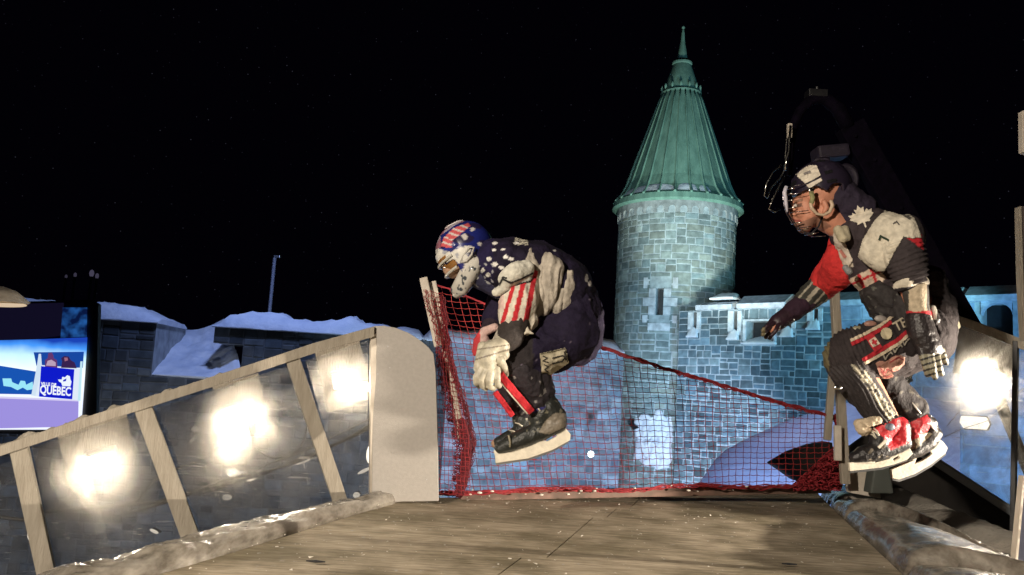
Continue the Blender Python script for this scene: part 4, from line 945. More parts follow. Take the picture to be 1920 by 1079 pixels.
# ================================================================ CAMERA CRANE BEHIND THE RIGHT SKATER
M_dark = mat('dark_purple_metal', (.005, .003, .009), (.002, .0015, .004), .8, scale=20, bump=.1, spec=.05)
cr = thing('camera_crane', P(1830, 760, 5.4), 'dark camera crane arm rising diagonally behind the right skater against the night sky', 'crane')
q = MB(); q.beam(P(1592, 236, 5.4), P(1850, 690, 5.4), .19, .10); q.obj('arm', M_dark, cr, bevel=.01)
q = MB()
for x, y in ((1604, 255), (1640, 300), (1690, 390)):
    q = MB(); q.tube([P(x, y, 5.35), P(x, y, 5.33)], .012, 10); q.obj('bolt', M_dark, cr)
q = MB(); arc = [(1590, 240), (1572, 205), (1545, 184), (1520, 188), (1500, 208), (1486, 240), (1481, 280), (1480, 330)]
q.tube([P(x, y, 5.38) for x, y in arc], [.05, .05, .045, .04, .035, .035, .03, .02], 12); q.obj('head_arc', M_dark, cr, smooth=True)
q = MB(); q.box(P(1530, 178, 5.38), (.13, .1, .05)); q.tube([P(1532, 178, 5.38), P(1532, 163, 5.38)], .012, 8); q.tube([P(1520, 184, 5.38), P(1519, 174, 5.38)], .008, 8); q.obj('top_fitting', M_steel, cr, bevel=.003)
q = MB(); q.box(P(1556, 288, 5.38), (.22, .16, .09), Matrix.Rotation(-.15, 3, 'Y')); q.box(P(1540, 310, 5.38), (.10, .12, .12), Matrix.Rotation(-.6, 3, 'Y')); M_rig = mat('dark_rig', (.030, .022, .042), (.015, .011, .02), .6, scale=40, bump=.3)
hd = q.obj('camera_body', M_rig, cr, bevel=.02)
q = MB(); c = P(1588, 335, 5.30); q.grid([[c + Vector((math.cos(6.2832 * i / 28) * r, y, math.sin(6.2832 * i / 28) * r * 1.25)) for i in range(28)] for r, y in ((.085, .12), (.085, 0), (.06, -.01), (.055, .05))], None, 0, True); q.obj('camera_lens', M_rig, cr, smooth=True)
q = MB(); q.tube([P(x, y, 5.25) for x, y in ((1479, 232), (1475, 262), (1473, 290), (1471, 320), (1462, 335), (1446, 352), (1438, 372), (1433, 368), (1437, 345), (1450, 322), (1466, 308))], .007, 8)
q.tube([P(x, y, 5.22) for x, y in ((1482, 236), (1480, 262), (1479, 285), (1474, 300), (1472, 320))], .009, 8)
q.tube([P(x, y, 5.22) for x, y in ((1473, 330), (1464, 345), (1456, 360), (1446, 380), (1442, 392), (1452, 398), (1462, 392))], .008, 8)
q.obj('chrome_handle', M_chrome, cr, smooth=True)
q = MB(); q.box(P(1480, 246, 5.24), (.03, .03, .10)); q.obj('white_plate', M_whitewood, cr, bevel=.003)
b_ = P(1850, 690, 5.4); q = MB(); q.tube([b_, (b_.x + .5, b_.y + .1, b_.z - 1.1), (b_.x + .9, b_.y + .1, 0)], [.04, .03, .03], 10); q.obj('mast', M_dark, cr, smooth=True)
# ================================================================ THE TWO SKATERS
def sphere_geo(mb, c, r, sc=(1, 1, 1), n=16, rot=None):
    rows = []
    for i in range(n // 2 + 1):
        a = math.pi * (i + .01) / (n // 2 + .02)
        row = []
        for k in range(n):
            v = Vector((math.cos(2 * math.pi * k / n) * math.sin(a) * sc[0], math.sin(2 * math.pi * k / n) * math.sin(a) * sc[1], math.cos(a) * sc[2])) * r
            row.append(c + (rot @ v if rot else v))
        rows.append(row)
    mb.grid(rows, None, 0, True); mb.add([r_ for r_ in rows[0]], [tuple(range(n))]); mb.add(rows[-1], [tuple(range(n))])
def chain_geo(mb, pts, Y0, n=16):
    """pts (px, py, dY, r_px[, depth scale]); capsules between neighbours"""
    W_ = []
    for p in pts:
        Y = Y0 + p[2]; c = P(p[0], p[1], Y); r = p[3] * Y / F; s = p[4] if len(p) > 4 else 1.0
        W_.append((c, r, s)); sphere_geo(mb, c, r, (1, s, 1), n)
    for (a, ra, sa), (b, rb, sb) in zip(W_, W_[1:]):
        d = (b - a); k = max(2, int(d.length / (min(ra, rb) * .35)))
        for i in range(1, k):
            t = i / k; sphere_geo(mb, a.lerp(b, t), lerp(ra, rb, t), (1, lerp(sa, sb, t), 1), n)
def blob(name, chains, Y0, voxel, mats, parent=None, col=None, smooth=4, disp=None, extra=None):
    mb = MB()
    for ch in chains: chain_geo(mb, ch, Y0)
    if extra: extra(mb)
    me = bpy.data.meshes.new('tmp'); me.from_pydata(mb.v, [], mb.f); bm = bmesh.new(); bm.from_mesh(me); bmesh.ops.recalc_face_normals(bm, faces=bm.faces); bm.to_mesh(me); bm.free()
    o = bpy.data.objects.new('tmp', me); COL.objects.link(o)
    md = o.modifiers.new('r', 'REMESH'); md.mode = 'VOXEL'; md.voxel_size = voxel
    if smooth: ms = o.modifiers.new('s', 'SMOOTH'); ms.iterations = smooth; ms.factor = .6
    bpy.context.view_layer.update(); dg = bpy.context.evaluated_depsgraph_get()
    m2 = bpy.data.meshes.new_from_object(o.evaluated_get(dg)); m2.name = name
    bpy.data.objects.remove(o); bpy.data.meshes.remove(me)
    if disp:
        nm = [v.normal.copy() for v in m2.vertices]
        for v, nn_ in zip(m2.vertices, nm): v.co += nn_ * disp(v.co, *proj(v.co))
    a = m2.color_attributes.new('Col', 'FLOAT_COLOR', 'POINT'); fl = []
    for v in m2.vertices:
        x, y = proj(v.co); c = col(x, y, v.co) if callable(col) else (col or (.5, .5, .5)); fl += [c[0], c[1], c[2], 1.0]
    a.data.foreach_set('color', fl)
    m2.materials.clear()
    for m in (mats if isinstance(mats, (list, tuple)) else [mats]): m2.materials.append(m)
    m2.polygons.foreach_set('use_smooth', [True] * len(m2.polygons)); m2.update()
    o = bpy.data.objects.new(name, m2); COL.objects.link(o)
    if parent: o.parent = parent; o.matrix_parent_inverse = world_of(parent).inverted()
    return o
def tree_of(*objs):
    vs, fs = [], []
    for o in objs:
        k = len(vs); vs += [v.co.copy() for v in o.data.vertices]; fs += [tuple(i + k for i in p.vertices) for p in o.data.polygons]
    return BVHTree.FromPolygons(vs, fs)
def hit(bvh, x, y, off, far=None):
    d = ray(x, y); h = bvh.ray_cast(CAM, d, 8)
    if h[0] is None: return None
    n = h[1] if h[1].dot(d) < 0 else -h[1]; return h[0] + n * off * .4 - d * off
def decal(name, bvh, polys, parent, col, matl, off=.003, cell=1.6, hole=None):
    """a patch of cloth or print lying on a surface, cut to an outline"""
    q = MB(); xs = [p[0] for pl_ in polys for p in pl_]; ys = [p[1] for pl_ in polys for p in pl_]
    nx = int((max(xs) - min(xs)) / cell) + 2; ny = int((max(ys) - min(ys)) / cell) + 2; idx = {}; x0, y0 = min(xs), min(ys)
    def vtx(i, j):
        if (i, j) not in idx:
            h = hit(bvh, x0 + i * cell, y0 + j * cell, off); idx[i, j] = None
            if h is not None: idx[i, j] = len(q.v); q.v.append(tuple(h)); q.c.append(col)
        return idx[i, j]
    for i in range(nx):
        for j in range(ny):
            x, y = x0 + (i + .5) * cell, y0 + (j + .5) * cell
            if any(inpoly(x, y, pl_) for pl_ in polys):
                f = [vtx(i, j), vtx(i + 1, j), vtx(i + 1, j + 1), vtx(i, j + 1)]
                if None in f: continue
                pv = [Vector(q.v[k]) for k in f]
                if max((pv[a] - pv[b]).length for a in range(4) for b in range(a)) > .03: continue
                q.f.append(tuple(f)); q.m.append(0)
    return q.obj(name, matl, parent, smooth=True, recalc=False)
def stroke(pts, w):
    """outline of a thick line as small quads"""
    out = []
    for (x0, y0), (x1, y1) in zip(pts, pts[1:]):
        l = math.hypot(x1 - x0, y1 - y0) or 1; nx, ny = -(y1 - y0) / l * w / 2, (x1 - x0) / l * w / 2; ex, ey = (x1 - x0) / l * w * .3, (y1 - y0) / l * w * .3
        out.append([(x0 + nx - ex, y0 + ny - ey), (x1 + nx + ex, y1 + ny + ey), (x1 - nx + ex, y1 - ny + ey), (x0 - nx - ex, y0 - ny - ey)])
    return out
def circ(x, y, r, n=14): return [(x + r * math.cos(2 * math.pi * i / n), y + r * math.sin(2 * math.pi * i / n)) for i in range(n)]
M_cloth = vmat('jersey_cloth', .85, .75, 55, .25, .22, 40)
M_rib = vmat('padded_cloth', .75, .4, 120, .3, .25, 60)
M_leather = vmat('boot_leather', .42, .35, 120, .5, .25, 40)
M_shell = vmat('helmet_shell', .28, .05, 60, .5, .08, 14, coat=.3)
M_dkchrome = mat('dark_chrome', (.30, .28, .30), (.16, .15, .17), .2, metal=1.0)
M_skin = vmat('skin', .55, .12, 200, .4, .12, 30)
M_plastic = vmat('skate_plastic', .5, .15, 90, .4, .14, 30)
NAVY = (.016, .011, .032); CREAM = (.60, .55, .45); RED = (.50, .025, .035); BLK = (.022, .018, .020); DKB = (.040, .030, .034)
def folds(amp, fx=1.0, fz=1.0, sc=9):
    def f(co, x, y):
        v = Vector((co.x * fx, co.y, co.z * fz)) * sc
        return amp * ((1 - abs(noise.noise(v))) ** 3 - .45) + amp * .4 * noise.noise(v * 2.7)
    return f
def ribs(amp, ax, ay, per):
    """parallel ridges; (ax, ay) unit direction across the ridges in the side plane, per in px"""
    def f(co, x, y):
        s = (x * ax + y * ay + 5 * noise.noise(co * 9)) / per
        return amp * math.sin(s * 2 * math.pi)
    return f
def skate_blade(parent, Y, outline_, holes, steel, thick=.016, label=None):
    c = P(outline_[0][0], outline_[0][1], Y)
    q = MB(); q.prism([P(x, y, Y - thick / 2) for x, y in outline_], (0, thick, 0), CREAM, holes=[[P(x, y, Y - thick / 2) for x, y in h] for h in holes])
    hd = q.obj('blade_holder', M_plastic, parent, bevel=.0025)
    q = MB(); q.prism([P(x, y, Y - .0018) for x, y in steel], (0, .0036, 0)); q.obj('steel_blade', M_steel, hd)
    return hd

# ---------------------------------------------------------------- LEFT SKATER
Y1 = 3.72
sk = thing('person', P(1000, 872, Y1), 'person in a starred blue helmet and striped sleeves, crouching in mid jump before the net', 'person')
def skin1(x, y, co): return (.42, .26, .17)
body1 = blob('body', [
    [(868, 466, 0, 36), (862, 480, 0, 33), (852, 500, 0, 24)], [(870, 480, 0, 30), (905, 494, 0, 22), (940, 505, 0, 26)],
    [(945, 505, 0, 34, 1.5), (1000, 525, 0, 44, 1.4), (1045, 560, 0, 42, 1.2), (1075, 612, 0, 44, 1.3)],
    [(950, 510, 0, 26), (980, 520, -.17, 24), (962, 612, -.24, 17), (925, 665, -.30, 12), (915, 690, -.30, 11)],
    [(950, 515, 0, 26), (962, 525, .17, 24), (925, 600, .22, 17), (900, 655, .12, 12), (905, 680, .10, 10)],
    [(1072, 625, -.09, 38), (975, 680, -.18, 25), (1024, 775, -.12, 14), (1030, 795, -.12, 13), (950, 838, -.12, 10)],
    [(1072, 625, .09, 38), (955, 690, .08, 25), (990, 780, .06, 14), (995, 798, .06, 13), (930, 832, .06, 10)]],
    Y1, .009, M_skin, sk, skin1)
# trousers
def tr_col(x, y, co):
    n_ = noise.noise(co * 60)
    if n_ > .62: return (.12, .10, .14)
    return (NAVY[0] * .8, NAVY[1] * .8, NAVY[2] * .8) if x > 1000 else BLK
blob('trousers', [[(1070, 622, -.08, 60, 1.2), (1035, 648, -.13, 52), (985, 668, -.18, 40), (966, 680, -.19, 33)],
                  [(1070, 622, .08, 60, 1.2), (1020, 648, .10, 48), (955, 680, .10, 34)], [(1075, 590, 0, 56, 1.5), (1072, 630, 0, 58, 1.6)]],
     Y1, .008, M_cloth, sk, tr_col, disp=folds(.014, 1, 1, 11))
# jersey
stars = [(928, 456, 5, 3), (948, 482, 5, 3.6), (958, 486, 5, 3.6), (917, 486, 5, 3.4), (928, 496, 5.5, 3.6), (940, 502, 5.5, 3), (905, 507, 3.5, 4), (915, 516, 4.5, 4.5), (926, 469, 4, 2.4), (918, 445, 4.5, 2.6), (944, 468, 4, 2), (911, 536, 5, 5),
         (1079, 571, 5, 3.5), (1111, 587, 8, 2.8), (1100, 522, 3, 8), (1106, 532, 3, 5), (968, 456, 5, 3), (1040, 470, 3, 2), (1120, 620, 3, 3)]
def j_col(x, y, co):
    for sx, sy, rx, ry in stars:
        dx, dy = x - sx, y - sy + dx_ if False else y - sy
        if (dx / rx) ** 2 + (dy / ry) ** 2 < 1: return (.78, .76, .72)
    if 965 < x < 990 and 443 < y < 460 and noise.noise(Vector((x * .35, y * .5, 1))) > -.1: return (.55, .52, .42)
    if x < 925 and 495 < y < 560 and noise.noise(co * 40) > .25: return (.35, .35, .38)
    k = .75 + .5 * noise.noise(co * 14); b = 1.6 if x < 925 else 1
    return (NAVY[0] * k, NAVY[1] * k, NAVY[2] * k * b)
jersey1 = blob('jersey', [[(905, 480, 0, 30, 1.2), (930, 492, 0, 44, 1.5), (955, 500, 0, 54, 1.7), (1000, 516, 0, 65, 1.5), (1045, 545, 0, 69, 1.3), (1072, 590, 0, 60, 1.3), (1075, 612, 0, 57, 1.2)],
                          [(955, 512, .0, 40), (975, 520, .18, 36), (945, 570, .22, 30)], [(960, 505, .0, 40), (985, 515, -.17, 36)]],
              Y1, .0065, M_cloth, sk, j_col, disp=folds(.010, 1, 1, 8))
# striped sleeve
sl = [((1002, 520), (984, 612), 9), ((981, 533), (963, 606), 9), ((958, 552), (943, 602), 7), ((1018, 528), (1011, 606), 3.5)]
def sl_col(x, y, co):
    for (x0, y0), (x1, y1), w in sl:
        if abs(x - lerp(x0, x1, (y - y0) / (y1 - y0))) < w * .55: return RED
    if x < 945 and y < 580: return (.62, .45, .40)
    return (.66, .60, .50)
sleeve1 = blob('sleeve', [[(986, 522, -.20, 30), (975, 560, -.245, 37), (968, 585, -.26, 35), (964, 596, -.265, 31), (985, 600, -.24, 24)], [(968, 600, -.262, 30), (982, 612, -.25, 18)]],
               Y1, .0055, M_cloth, sk, sl_col, disp=folds(.008, 1.6, .4, 12))
# white shoulder cap with dark seams
cap1 = blob('shoulder_pad', [[(948, 540, -.29, 11), (952, 522, -.31, 18), (968, 511, -.31, 20), (984, 506, -.29, 19)], [(930, 548, -.27, 8), (950, 538, -.29, 12), (985, 520, -.28, 14)]],
            Y1, .005, M_cloth, sk, (.62, .60, .52), disp=folds(.006, 1, 1, 14))
bv = tree_of(cap1)
decal('seam', bv, stroke([(936, 535), (942, 523), (958, 531), (978, 523), (1000, 512)], 3.4) + stroke([(942, 520), (950, 522)], 3), cap1, (.03, .03, .03), M_cloth, .002, 1.1)
decal('seam', bv, stroke([(938, 556), (955, 545), (975, 532), (998, 527)], 3), cap1, (.03, .03, .03), M_cloth, .002, 1.1)
# loose white cloth at the back
def wcol(x, y, co):
    k = .82 + .35 * noise.noise(Vector((co.x * 40, co.y * 12, co.z * 9))); return (.50 * k, .45 * k, .38 * k)
for ch in ([(988, 478, -.17, 14), (992, 495, -.19, 20), (1004, 508, -.20, 20)],
           [(1028, 490, -.20, 16), (1036, 500, -.21, 21), (1032, 530, -.21, 24), (1026, 565, -.20, 18), (1020, 583, -.19, 10)],
           [(1066, 520, -.17, 14), (1064, 535, -.18, 17), (1062, 560, -.18, 15), (1056, 580, -.17, 13)],
           [(1010, 520, -.20, 20), (1012, 555, -.21, 18), (1008, 584, -.20, 10)],
           [(1046, 545, -.19, 16), (1044, 570, -.19, 13), (1046, 584, -.18, 8)]):
    blob('loose_cloth', [ch], Y1, .0055, M_cloth, sk, wcol, smooth=3, disp=folds(.011, 2.2, .5, 13))
# forearm guard, gloves
blob('forearm_guard', [[(966, 608, -.27, 29), (958, 628, -.28, 27), (944, 642, -.29, 22)]], Y1, .006, M_rib, sk, lambda x, y, co: (.40, .36, .30) if x < 933 else (.035, .028, .026), disp=folds(.005, 1, 1, 16))
blob('white_tie', [[(985, 612, -.30, 5), (990, 622, -.31, 4), (983, 626, -.31, 3)], [(990, 622, -.31, 4), (999, 626, -.31, 2.5)]], Y1, .004, M_cloth, sk, (.6, .55, .45))
def gl_col(x, y, co):
    if abs((x - 900) * .3 + (y - 672)) < 1.6 or abs((x - 900) * .15 + (y - 655)) < 1.1: return (.20, .17, .13)
    k = .95 + .25 * noise.noise(co * 30); return (.50 * k, .46 * k, .36 * k)
glove = blob('glove', [[(940, 650, -.32, 17), (922, 655, -.33, 18), (912, 672, -.34, 17), (916, 688, -.34, 15)], [(905, 650, -.32, 10), (898, 690, -.33, 11)], [(938, 640, -.31, 12), (945, 665, -.31, 11)],
    [(902, 692, -.345, 8), (893, 708, -.35, 7), (893, 719, -.34, 6), (899, 724, -.31, 5.5)],
    [(911, 696, -.355, 8), (904, 713, -.365, 7), (905, 725, -.35, 6), (911, 729, -.32, 5.5)],
    [(921, 697, -.355, 8), (918, 714, -.365, 7), (919, 726, -.35, 6), (925, 729, -.32, 5.5)],
    [(931, 694, -.345, 8), (932, 710, -.355, 7), (933, 721, -.34, 6), (936, 724, -.31, 5.5)],
    [(938, 676, -.33, 9), (945, 690, -.30, 7.5), (948, 702, -.27, 6.5)]], Y1, .0036, M_leather, sk, gl_col, smooth=3)
glove2 = blob('glove', [[(928, 614, .06, 8), (908, 622, .07, 9), (896, 640, .07, 9), (893, 660, .07, 8)], [(905, 640, .08, 14), (908, 662, .08, 14)], [(900, 665, .07, 6), (896, 682, .06, 5)], [(908, 668, .07, 6), (905, 686, .06, 5)], [(916, 668, .07, 6), (914, 688, .06, 5)], [(923, 664, .07, 6), (923, 682, .06, 5)], [(926, 650, .05, 6), (932, 664, .03, 5)]],
              Y1, .005, M_cloth, sk, lambda x, y, co: (.52, .05, .06) if (x < 900 or y > 645) else (.60, .42, .38), smooth=3)
glove2['label'] = 'red and pink glove on the far hand'
blob('sleeve', [[(962, 525, .17, 34), (940, 570, .20, 30), (926, 600, .20, 24)]], Y1, .007, M_cloth, sk, NAVY)['label'] = 'dark sleeve of the far arm'
blob('forearm_guard', [[(926, 600, .19, 18), (912, 628, .14, 16), (906, 650, .11, 14)]], Y1, .007, M_cloth, sk, (.03, .02, .03))
# leg guards with red bars
def leg_col(x, y, co):
    return (.30, .28, .27) if noise.noise(Vector((co.x * 60, co.y * 20, co.z * 34))) > .5 else (.028, .023, .028)
lg = blob('shin_guard', [[(972, 690, -.20, 28), (985, 705, -.19, 30), (1006, 745, -.155, 24), (1018, 770, -.13, 21)], [(1000, 690, -.17, 26), (1020, 720, -.15, 18), (1030, 752, -.13, 14)]], Y1, .006, M_rib, sk, leg_col, disp=folds(.009, 1, 1, 20))
lg2 = blob('shin_guard', [[(948, 700, .06, 26), (960, 735, .06, 24), (980, 775, .05, 18)]], Y1, .007, M_rib, sk, leg_col, disp=folds(.006, 1, 1, 20))
bv = tree_of(lg, lg2)
for ch, l_ in (([(937, 702, -.31), (965, 736, -.27), (996, 772, -.22)], 0), ([(928, 735, .00), (944, 756, .00), (961, 780, .00)], 1)):
    q = MB(); cs = [P(x, y, Y1 + d) for x, y, d in ch]
    w = .016 if l_ == 0 else .014
    for a, b in zip(cs, cs[1:]): q.beam(a, b + (b - a) * .03, w * 2.1 if l_ == 0 else w * 1.9, .016, col=RED)
    rb = q.obj('red_stripe', M_cloth, (lg, lg2)[l_], bevel=.006)
    if l_ == 0:
        q = MB(); off = P(928, 706, Y1 - .305) - P(937, 702, Y1 - .305)
        for a, b in zip(cs, cs[1:]): q.beam(a + off * .86, b + off * .86, .007, .014, col=CREAM)
        q.obj('white_piping', M_cloth, lg)
# white label on the thigh
lp = [(1012, 663), (1060, 652), (1066, 680), (1024, 708), (1016, 705)]
bv = tree_of(bpy.data.objects['trousers'])
lab = decal('thigh_label', bv, [lp], sk, (.50, .45, .33), M_cloth, .008, 1.5)
bvl = tree_of(lab)
decal('lettering', bvl, stroke([(1036, 672), (1056, 667)], 2.6) + stroke([(1036, 682), (1054, 678), (1058, 672), (1057, 668)], 2.6) + stroke([(1058, 660), (1061, 676)], 2.2) + stroke([(1018, 668), (1026, 672), (1018, 677), (1028, 680)], 2) + stroke([(1020, 684), (1029, 688), (1021, 693), (1028, 698)], 2), lab, (.04, .035, .03), M_cloth, .003, .9)
decal('label_border', bvl, stroke([(1014, 664), (1059, 654), (1064, 679)], 1.6), lab, (.05, .045, .03), M_cloth, .003, .9)
# skates
def boot_col1(x, y, co):
    if 1000 < x and y > 770 and inpoly(x, y, [(1010, 812), (1020, 792), (1040, 775), (1062, 775), (1062, 800), (1030, 815)]): return (.22, .19, .15)
    if noise.noise(co * 50) > .45: return (.16, .15, .11)
    return (.022, .024, .022)
def skate(parent, boot, Y0, bcol, outl_, holes, steel, Yb, lacepts, extra_=None):
    s_ = blob('skate', boot, Y0, .005, M_leather, parent, bcol, smooth=4, disp=folds(.0025, 1, 1, 30))
    skate_blade(s_, Yb, outl_, holes, steel)
    if lacepts:
        bv_ = tree_of(s_); q = MB()
        for a, b in lacepts:
            pa, pb = hit(bv_, *a, .004), hit(bv_, *b, .004)
            if pa and pb: q.tube([pa, (pa + pb) / 2 + Vector((0, -.006, .004)), pb], .0034, 6, CREAM)
        if q.v: q.obj('laces', M_plastic, s_, smooth=True)
    return s_
lz = []
for i in range(8):
    t = i / 7; x, y = lerp(978, 1004, t), lerp(800, 768, t); lz.append(((x - 6, y - 5), (x + 9, y + 3))); lz.append(((x + 9, y + 3), (x + 3 - 6, y - 4 - 5)))
s1 = skate(sk, [[(938, 840, -.14, 11, 1.2), (955, 833, -.14, 15, 1.2), (985, 820, -.14, 18, 1.1), (1015, 808, -.14, 18), (1044, 794, -.14, 19), (1046, 780, -.14, 17)], [(1015, 808, -.14, 18), (1010, 785, -.14, 20), (1022, 764, -.14, 22)], [(1044, 790, -.14, 18), (1030, 765, -.14, 22)]], Y1, boot_col1,
     [(928, 853), (945, 849), (963, 843), (990, 834), (1013, 825), (1036, 808), (1058, 800), (1070, 815), (1069, 826), (1036, 844), (991, 860), (929, 869)],
     [[(1018, 826), (1040, 812), (1044, 818), (1026, 828)]], [(930, 866), (991, 857), (1036, 841), (1066, 826), (1066, 831), (1036, 848), (991, 864), (930, 873)], Y1 - .14, lz)
blob('ankle_flap', [[(1020, 722, -.12, 4), (1026, 735, -.12, 6), (1033, 750, -.12, 7)]], Y1, .004, M_leather, s1, BLK)
q = MB(); q.beam(P(1016, 728, Y1 - .14), P(1028, 748, Y1 - .14), .008, .03, col=CREAM); q.obj('white_stripe', M_plastic, s1)
blob('toe_cap_mark', [[(954, 818, -.185, 2.5), (957, 830, -.19, 2.5), (956, 838, -.19, 2)]], Y1, .003, M_leather, s1, (.25, .22, .15))
blob('blue_cuff', [[(1004, 768, -.165, 9), (1020, 764, -.175, 8)]], Y1, .005, M_cloth, s1, (.03, .03, .12))
s2 = skate(sk, [[(936, 830, .05, 11, 1.2), (955, 822, .05, 14, 1.2), (985, 808, .05, 17), (1010, 792, .05, 16)], [(980, 805, .05, 16), (978, 788, .05, 18)]], Y1, boot_col1,
     [(925, 845), (960, 835), (1005, 815), (1035, 795), (1045, 806), (1010, 832), (970, 848), (928, 858)], [], [(928, 856), (970, 846), (1010, 830), (1040, 812), (1010, 834), (928, 861)], Y1 + .06, [((960, 800), (975, 806)), ((955, 808), (968, 812)), ((966, 793), (980, 800))])
# helmet (full face shell)
def frame_of(fx, fy):
    f = Vector((fx, 0, -fy)).normalized(); u = Vector((-f.z, 0, f.x)); u = u if u.z > 0 else -u
    return f, Vector((0, 1, 0)), u     # forward, side, up
f_, s_, u_ = frame_of(-.80, .60)
hc = P(870, 466, Y1); HR = .118
def hp(az, el, r=1.0):
    """az 0 = straight ahead, el from the helmet's equator up"""
    v = (f_ * math.cos(az) * 1.10 + s_ * math.sin(az) * .92) * math.cos(el) + u_ * math.sin(el) * 1.0
    return hc + v * HR * r
def h_col(az, el, c):
    x, y = proj(c); A = abs(math.degrees(az)); E = math.degrees(el)
    for sx, sy, r in ((871, 444, 6), (899, 458, 4), (901, 482, 4.5), (886, 430, 4), (912, 470, 4), (905, 500, 4)):
        if (x - sx) ** 2 + (y - sy) ** 2 < r * r: return (.55, .52, .5)
    if inpoly(x, y, [(815, 470), (822, 466), (845, 473), (872, 460), (886, 462), (874, 488), (860, 496), (852, 488), (830, 494), (818, 500), (812, 490)]): return (.70, .68, .62) if noise.noise(c * 60) < .35 else (.35, .36, .4)
    if inpoly(x, y, [(870, 500), (876, 484), (895, 478), (900, 500), (896, 530), (870, 560), (845, 550)]): return (.62, .60, .55)
    if inpoly(x, y, [(823, 466), (845, 465), (842, 474), (824, 474)]): return (.02, .03, .22)
    if inpoly(x, y, [(826, 462), (832, 446), (850, 428), (878, 418), (882, 424), (862, 440), (848, 452), (846, 466)]):
        return (.62, .55, .52) if (int((y - .35 * x) / 3.6) % 3 == 0 and noise.noise(c * 30) > -.4) else (.55, .10, .11)
    if E > 55 or x < 826: return (.30, .12, .16) if noise.noise(c * 25) > 0 else (.40, .36, .42)
    return (.014, .020, .15) if noise.noise(c * 16) > -.05 else (.018, .014, .055)
q = MB(); NAz, NEl = 110, 70; idx = {}
def keep(az, el):
    A, E = abs(math.degrees(az)), math.degrees(el)
    if E < -62: return False
    if A < 62 and -52 < E < -6 - (A / 62) * 6: return False
    return True
vid = {}
for i in range(NAz):
    az = 2 * math.pi * i / NAz - math.pi
    for j in range(NEl + 1):
        el = R(lerp(-70, 89.9, j / NEl)); A = abs(math.degrees(az)); E = math.degrees(el)
        r = 1.06 + (.04 if 4 < E < 18 and A < 80 else 0) + (.05 * max(0, -E / 60) if A < 90 else 0) + .012 * math.sin(az * 6) * (1 if E > 20 else 0)
        # the chin bar is pushed forward and down
        p = hp(az, el, r)
        if E < -5 and A < 95: k = min(1, (-5 - E) / 45); p = p + f_ * .050 * k * math.cos(az * .9) - u_ * .052 * k
        vid[i, j] = len(q.v); q.v.append(tuple(p)); q.c.append(h_col(az, el, p))
for i in range(NAz):
    for j in range(NEl):
        az = 2 * math.pi * (i + .5) / NAz - math.pi; el = R(lerp(-70, 89.9, (j + .5) / NEl))
        if keep(az, el): q.f.append((vid[i, j], vid[(i + 1) % NAz, j], vid[(i + 1) % NAz, j + 1], vid[i, j + 1])); q.m.append(0)
helmet1 = q.obj('helmet', M_shell, sk, smooth=True); md = helmet1.modifiers.new('s', 'SOLIDIFY'); md.thickness = .012; md.offset = -1
# goggles, visor rim, chin dots
q = MB(); rows = []
for j in range(9):
    el = R(lerp(-30, 4, j / 8)); rows.append([hp(R(lerp(-62, 62, i / 24)), el, 1.0) + f_ * .012 for i in range(25)])
q.grid(rows); q.obj('goggle_lens', mat('amber_lens', (.34, .17, .05), (.22, .10, .03), .15, scale=9), helmet1, smooth=True)
q = MB()
for el in (-6, -33): q.tube([hp(R(lerp(-66, 66, i / 30)), R(el), 1.06) + f_ * (.012 if el > -10 else .03) for i in range(31)], .007, 8, (.5, .48, .42))
q.obj('goggle_frame', M_shell, helmet1, smooth=True)
q = MB(); q.tube([P(x, y, Y1 - .118 + .0010 * (880 - x)) for x, y in ((864, 492), (868, 480), (880, 464), (889, 464), (884, 478), (874, 490), (864, 492))], .0055, 8, (.50, .48, .44)); q.obj('visor_hinge', M_shell, helmet1, smooth=True)
q = MB(); q.tube([hp(R(-a), R(e), 1.09) for a, e in ((20, 80), (80, 86), (150, 70), (165, 60))], .004, 6, (.55, .5, .5)); q.obj('crown_ridge', M_shell, helmet1, smooth=True)
for sx, sy, r in ((872, 522, 4), (864, 543, 3), (878, 505, 3)):
    h = hit(tree_of(helmet1), sx, sy, .001)
    if h: q = MB(); q.ball(h, r * mpp(Y1), 8, (1, .4, 1), (.06, .06, .05)); q.obj('vent_hole', M_shell, helmet1, smooth=True)
cpl = blob('chin_plate', [[(893, 492, -.075, 12), (886, 506, -.075, 15), (877, 524, -.06, 14), (867, 543, -.035, 12), (857, 550, 0, 10)], [(890, 500, .075, 14), (876, 528, .055, 15), (864, 545, .02, 13)], [(872, 505, -.07, 9), (862, 530, -.045, 11), (853, 543, -.02, 9)]], Y1, .005, M_shell, helmet1,
     lambda x, y, co: (.05, .06, .07) if (x - 872) ** 2 + (y - 522) ** 2 < 15 or (x - 864) ** 2 + (y - 543) ** 2 < 12 or noise.noise(co * 55) > .38 else (.50, .48, .43))
# chin strap and collar
blob('neck_guard', [[(898, 516, 0, 26, 1.2), (918, 530, 0, 22, 1.3), (935, 548, -.02, 14)]], Y1, .006, M_cloth, sk, lambda x, y, co: (.30, .30, .30) if noise.noise(co * 38) > .25 else (.03, .028, .06))

